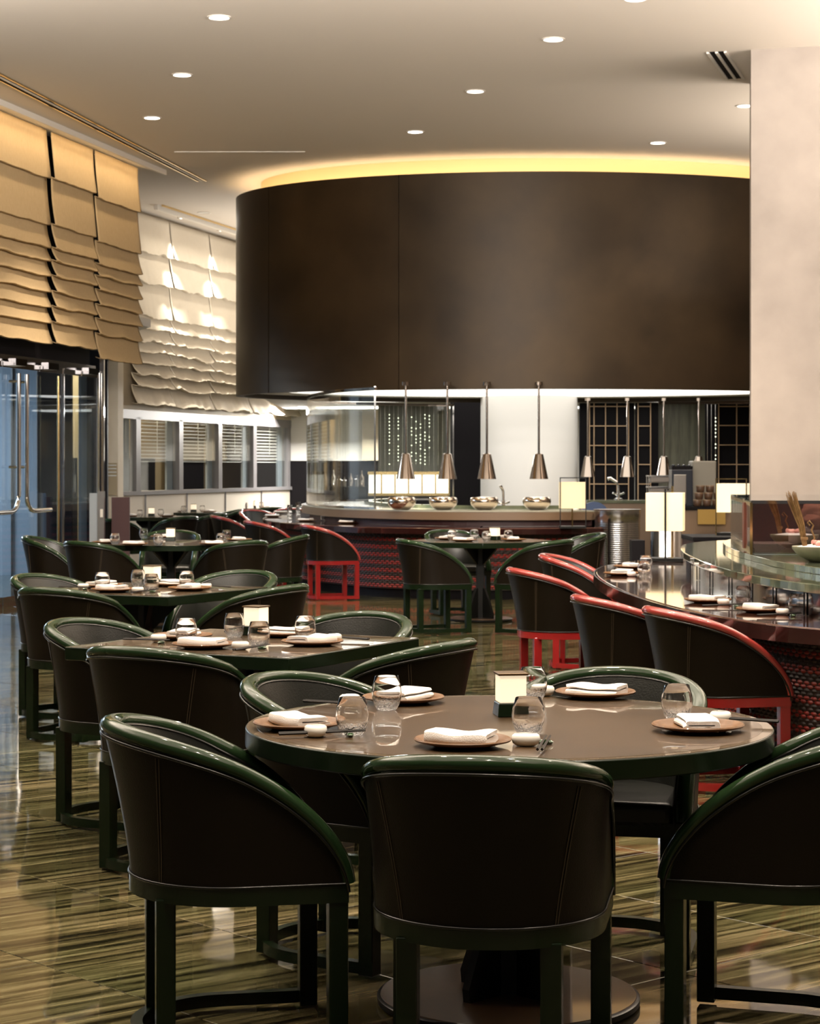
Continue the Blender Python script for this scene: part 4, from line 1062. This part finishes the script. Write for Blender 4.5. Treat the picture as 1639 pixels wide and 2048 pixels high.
# far tables and chairs by the windows
FT = [((300, 28.35), 'first window table'), ((385, 31.0), 'second window table'), ((505, 34.0), 'corner window table')]
for (px, z), nm in FT:
    table((px-CX)/F*z, z, math.radians(75), 'small square '+nm+', counted from the glass doors', 'square', .85, .28, 'window tables')
for (px, z, fx, fy, nm) in ((345, 26.2, -.75, .65, 'green railed chair with its inside lit, near the window-side tables'), (404, 27.5, -.9, .4, 'dark barrel chair half hidden beside the lit window-side chair'),
                            (242, 25.0, .5, .8, 'green railed chair at the table nearest the steel partition'), (440, 30.0, -.8, -.2, 'green railed chair by the middle window-side table'),
                            (338, 32.0, .6, -.6, 'green railed chair behind the middle window-side table'), (572, 33.4, -.9, -.2, 'green railed chair at the far corner table'), (535, 31.9, -.4, .9, 'green railed chair in front of the far corner table')):
    chair(green_chair, (px-CX)/F*z, z, fx, fy, nm, 'chairs by the windows')

# ------------------------------------------------------------------ tableware
plate = empty('plate', (0, 0, 0), 0, 'x', 'plate')
bb = MB(); bb.lathe([(0, .0), (.070, .0), (.078, .003), (.118, .013), (.120, .017), (.117, .020), (.104, .016), (.100, .011), (.075, .007), (0, .006)], 48); bb.build('plate_body', M['plate'], plate, smooth=50)
# napkin: a folded profile swept along its length
def napkin_mesh(seed, w_=.15, d_=.085, layers=3):
    random.seed(seed); bb = MB(); nu, nv = 16, 28
    th = .0065
    # closed S-fold outline in (y,z)
    prof = []
    L_ = d_
    def lay(y0, y1, z0, n=6): return [(y0+(y1-y0)*i/n, z0) for i in range(n+1)]
    prof += lay(-L_/2, L_/2, 0.0); prof += [(L_/2+.004, .003), (L_/2+.005, .008), (L_/2+.003, .013)]
    prof += lay(L_/2-.002, -L_/2+.012, .015, 5); prof += [(-L_/2+.008, .0165)]; prof += lay(-L_/2+.010, L_/2-.006, .0185, 6)
    prof += [(L_/2-.002, .022), (L_/2-.006, .0265)]; prof += lay(L_/2-.012, -L_/2+.006, .028, 6)
    prof += [(-L_/2-.001, .026), (-L_/2-.004, .019), (-L_/2-.005, .010), (-L_/2-.003, .003)]
    m = len(prof); vs = []
    for i in range(nu+1):
        u = i/nu; x = (u-.5)*w_; sh = 1-.25*abs(2*u-1)**6
        for (y, z) in prof:
            n1 = mnoise.noise(Vector((x*16+seed, y*14, seed*2.3))); 
            zz = z*(1.0+.16*n1+.06*math.sin(u*5+seed))*(.8+.2*sh)
            vs.append((x+.004*mnoise.noise(Vector((y*30, z*90, seed+u))), y+.006*math.sin(u*4+seed)+.003*n1, max(0, zz)))
    fs = [tuple(range(m))[::-1], tuple(nu*m+k for k in range(m))]
    for i in range(nu):
        for k in range(m):
            l = (k+1) % m; fs.append((i*m+k, i*m+l, (i+1)*m+l, (i+1)*m+k))
    bb.add(vs, fs); return bb
napkins = []
for sd in (1, 2, 3):
    o = napkin_mesh(sd, *(((.168, .095), (.160, .105), (.175, .085))[sd-1])).build('napkin', M['napkin'], None, smooth=32); tag(o, 'x', 'napkin'); napkins.append(o)
dish = empty('towel_dish', (0, 0, 0), 0, 'x', 'dish')
bb = MB(); bb.lathe([(0, 0), (.022, 0), (.032, .006), (.036, .016), (.034, .026), (.028, .030), (0, .029)], 32, sx=1, sy=.82); bb.build('dish_body', M['ceramic'], dish, smooth=60)
chop = empty('chopsticks', (0, 0, 0), 0, 'x', 'chopsticks')
for s in (-1, 1):
    bb = MB(); bb.tube([(s*.0055, -.115, .006), (s*.005, .105, .011)], [.0042, .0026], 4); bb.build('chopstick', M['chop'], chop)
rest = tag(MB().lathe([(0, 0), (.014, .0), (.018, .006), (.012, .011), (.006, .009), (0, .0085)], 20, sx=1.2, sy=.6).build('chopstick_rest', M['jade'], None, smooth=60), 'x', 'chopstick rest')
glassp = tag(MB().lathe([(0, 0), (.024, 0), (.028, .002), (.036, .015), (.0415, .035), (.0425, .050), (.040, .070), (.0335, .094), (.0325, .0955), (.0315, .094), (.038, .070), (.0405, .050), (.039, .036), (.032, .018), (.018, .0095), (0, .0085)], 40).build('tumbler', M['glass'], None, smooth=70), 'x', 'glass')
highball = tag(MB().lathe([(0, 0), (.030, 0), (.032, .003), (.034, .15), (.0325, .151), (.031, .15), (.029, .012), (0, .010)], 32).build('highball_glass', M['glass'], None, smooth=70), 'x', 'glass')
candle = empty('candle_lamp', (0, 0, 0), 0, 'x', 'candle lamp')
bb = MB(); bb.box((0, 0, .019), (.088, .088, .038), taper=.90); bb.build('lamp_base', M['green_dark'], candle, bev=.003)
bb = MB(); bb.box((0, 0, .076), (.074, .074, .076)); bb.build('lamp_shade', M['shade'], candle, bev=.003)
bb = MB(); bb.box((0, 0, .1165), (.083, .083, .006)); bb.build('lid', mat('bronze_lid', (.16, .10, .05), .3, metal=.8), candle, bev=.001)

def put(proto, p, z, rz, label, group): return place(proto, (p[0], p[1], z), rz, label, group)
nset = 0
def setting(p, f, where, z=TZ, full=3, rng=None, kind='tumbler', glass_at=None, dish_at=None, chop_at=None):
    """p plate centre, f facing of the diner; where = text that names the place"""
    global nset; nset += 1
    f = Vector(f).normalized(); r = Vector((f.y, -f.x)); p = Vector((p[0], p[1])); a = math.atan2(-f.x, f.y)
    g = 'tableware '+where.split(',')[0] if False else None
    put(plate, p, z+.001, a, 'brown wooden plate '+where, 'wooden plates')
    k = nset % 3
    put(napkins[k], p+r*(-.005), z+.009, a+(.12, -.2, .3)[k], 'folded white napkin on the plate '+where, 'folded napkins')
    if full >= 1:
        q = Vector(glass_at) if glass_at else p+r*.165+f*.13
        put(glassp if kind == 'tumbler' else highball, q, z+.001, 0, ('clear stemless tumbler ' if kind == 'tumbler' else 'tall clear glass ')+where, 'clear glasses')
    if full >= 2:
        q = Vector(dish_at) if dish_at else p+r*.165+f*.00
        put(dish, q, z+.001, a, 'small white towel dish '+where, 'towel dishes')
    if full >= 3:
        q = Vector(chop_at) if chop_at else p+r*.225-f*.01
        put(chop, q, z+.006, a-.06, 'black chopsticks '+where, 'chopstick pairs')
        put(rest, q+f*.065, z+.0005, a, 'green glazed chopstick rest '+where, 'chopstick rests')
def tp(px, py, h=TZ): v = at(px, py, h); return (v.x, v.y)
setting(tp(925, 1492), (.1, 1), 'at the front of the large round table', glass_at=tp(1056, 1470), dish_at=tp(1051, 1492), chop_at=tp(1088, 1496))
setting(tp(597, 1457), (.98, .2), 'at the left end of the large round table', glass_at=tp(704, 1470), dish_at=tp(631, 1474), chop_at=tp(648, 1475))
setting(tp(806, 1405), (.85, -.53), 'at the far left of the large round table', glass_at=tp(773, 1420), dish_at=tp(699, 1411), chop_at=tp(672, 1415))
setting(tp(1190, 1394), (-.22, -.975), 'at the far side of the large round table', glass_at=tp(1065, 1400), dish_at=tp(1085, 1392), full=2)
setting(tp(1395, 1462), (-.955, .297), 'at the right end of the large round table', glass_at=tp(1353, 1440), dish_at=tp(1440, 1446), chop_at=tp(1470, 1448))
put(candle, tp(1021, 1431), TZ, math.radians(8), 'glowing square candle lamp on the large round table', 'candle lamps')
def sett4(T, nm, half=.30, z=TZ, full=3):
    for d, w_ in ((-U2, 'near left side'), (-V2, 'near right side'), (V2, 'far left side'), (U2, 'far right side')):
        p = T+d*half; f = -d; setting(p, f, 'at the %s of the %s' % (w_, nm), full=full)
sett4(T2, 'second table')
put(candle, tp(512, 1270), TZ, rz2, 'glowing square candle lamp on the second table', 'candle lamps')
sett4(T3, 'third table')
put(candle, tp(304, 1172), TZ, rz2, 'glowing square candle lamp on the third table', 'candle lamps')
for k, (px, py, f, w_) in enumerate(((210, 1087, (.98, -.1), 'left side'), (268, 1091, (.6, .8), 'near left side'), (425, 1090, (-.6, .8), 'near right side'), (478, 1082, (-1, 0), 'right side'), (325, 1076, (0, -1), 'far side'))):
    setting(tp(px, py), f, 'at the %s of the door-side round table' % w_, full=1)
put(candle, tp(341, 1082), TZ, 0, 'glowing square candle lamp on the door-side round table', 'candle lamps')
for d, w_ in ((-U2, 'near left side'), (-V2, 'near right side'), (V2, 'far left side'), (U2, 'far right side')):
    setting(T5+d*.34, -d, 'at the %s of the lone octagonal table' % w_, full=1)
put(candle, tp(989, 1080), TZ, rz2, 'glowing square candle lamp on the lone octagonal table', 'candle lamps')
# sushi counter settings
SH = .742
setting(tp(1415, 1205), (.93, .35), 'nearer the middle of the sushi counter', glass_at=tp(1486, 1211), dish_at=tp(1446, 1210), chop_at=tp(1448, 1215))
setting(tp(1522, 1224), (.93, .35), 'closest to the viewer on the sushi counter', glass_at=tp(1594, 1230), dish_at=tp(1564, 1230), chop_at=tp(1560, 1234))
setting(tp(1244, 1151), (.97, -.1), 'at the sushi counter bend, front of two', glass_at=tp(1288, 1153), dish_at=tp(1262, 1153), full=2)
setting(tp(1262, 1137), (.97, -.2), 'at the sushi counter bend, rear of two', glass_at=tp(1291, 1140), full=1)
# far bar settings
BH = .77
for k, (px, py, w_) in enumerate(((694, 1047, 'on the far bar, right of the red chair'), (612, 1043, 'on the far bar, above the red chair'), (545, 1034, 'on the far bar, left part'), (562, 1027, 'on the far bar, at its left bend'))):
    p = tp(px, py, BH); q = tp(px+34, py-1, BH)
    setting(p, (.3, .95), w_, z=BH, full=1, kind='high', glass_at=q)
for (px, z), nm in FT:
    x = (px-CX)/F*z
    for dx, w_ in ((-.25, 'left'), (.25, 'right')):
        setting((x+dx, z-.1), (-dx*4, .1), 'at the %s of the %s' % (w_, nm), full=1)
    put(candle, (x, z+.15), TZ, 0, 'small square candle lamp on the '+nm, 'candle lamps')
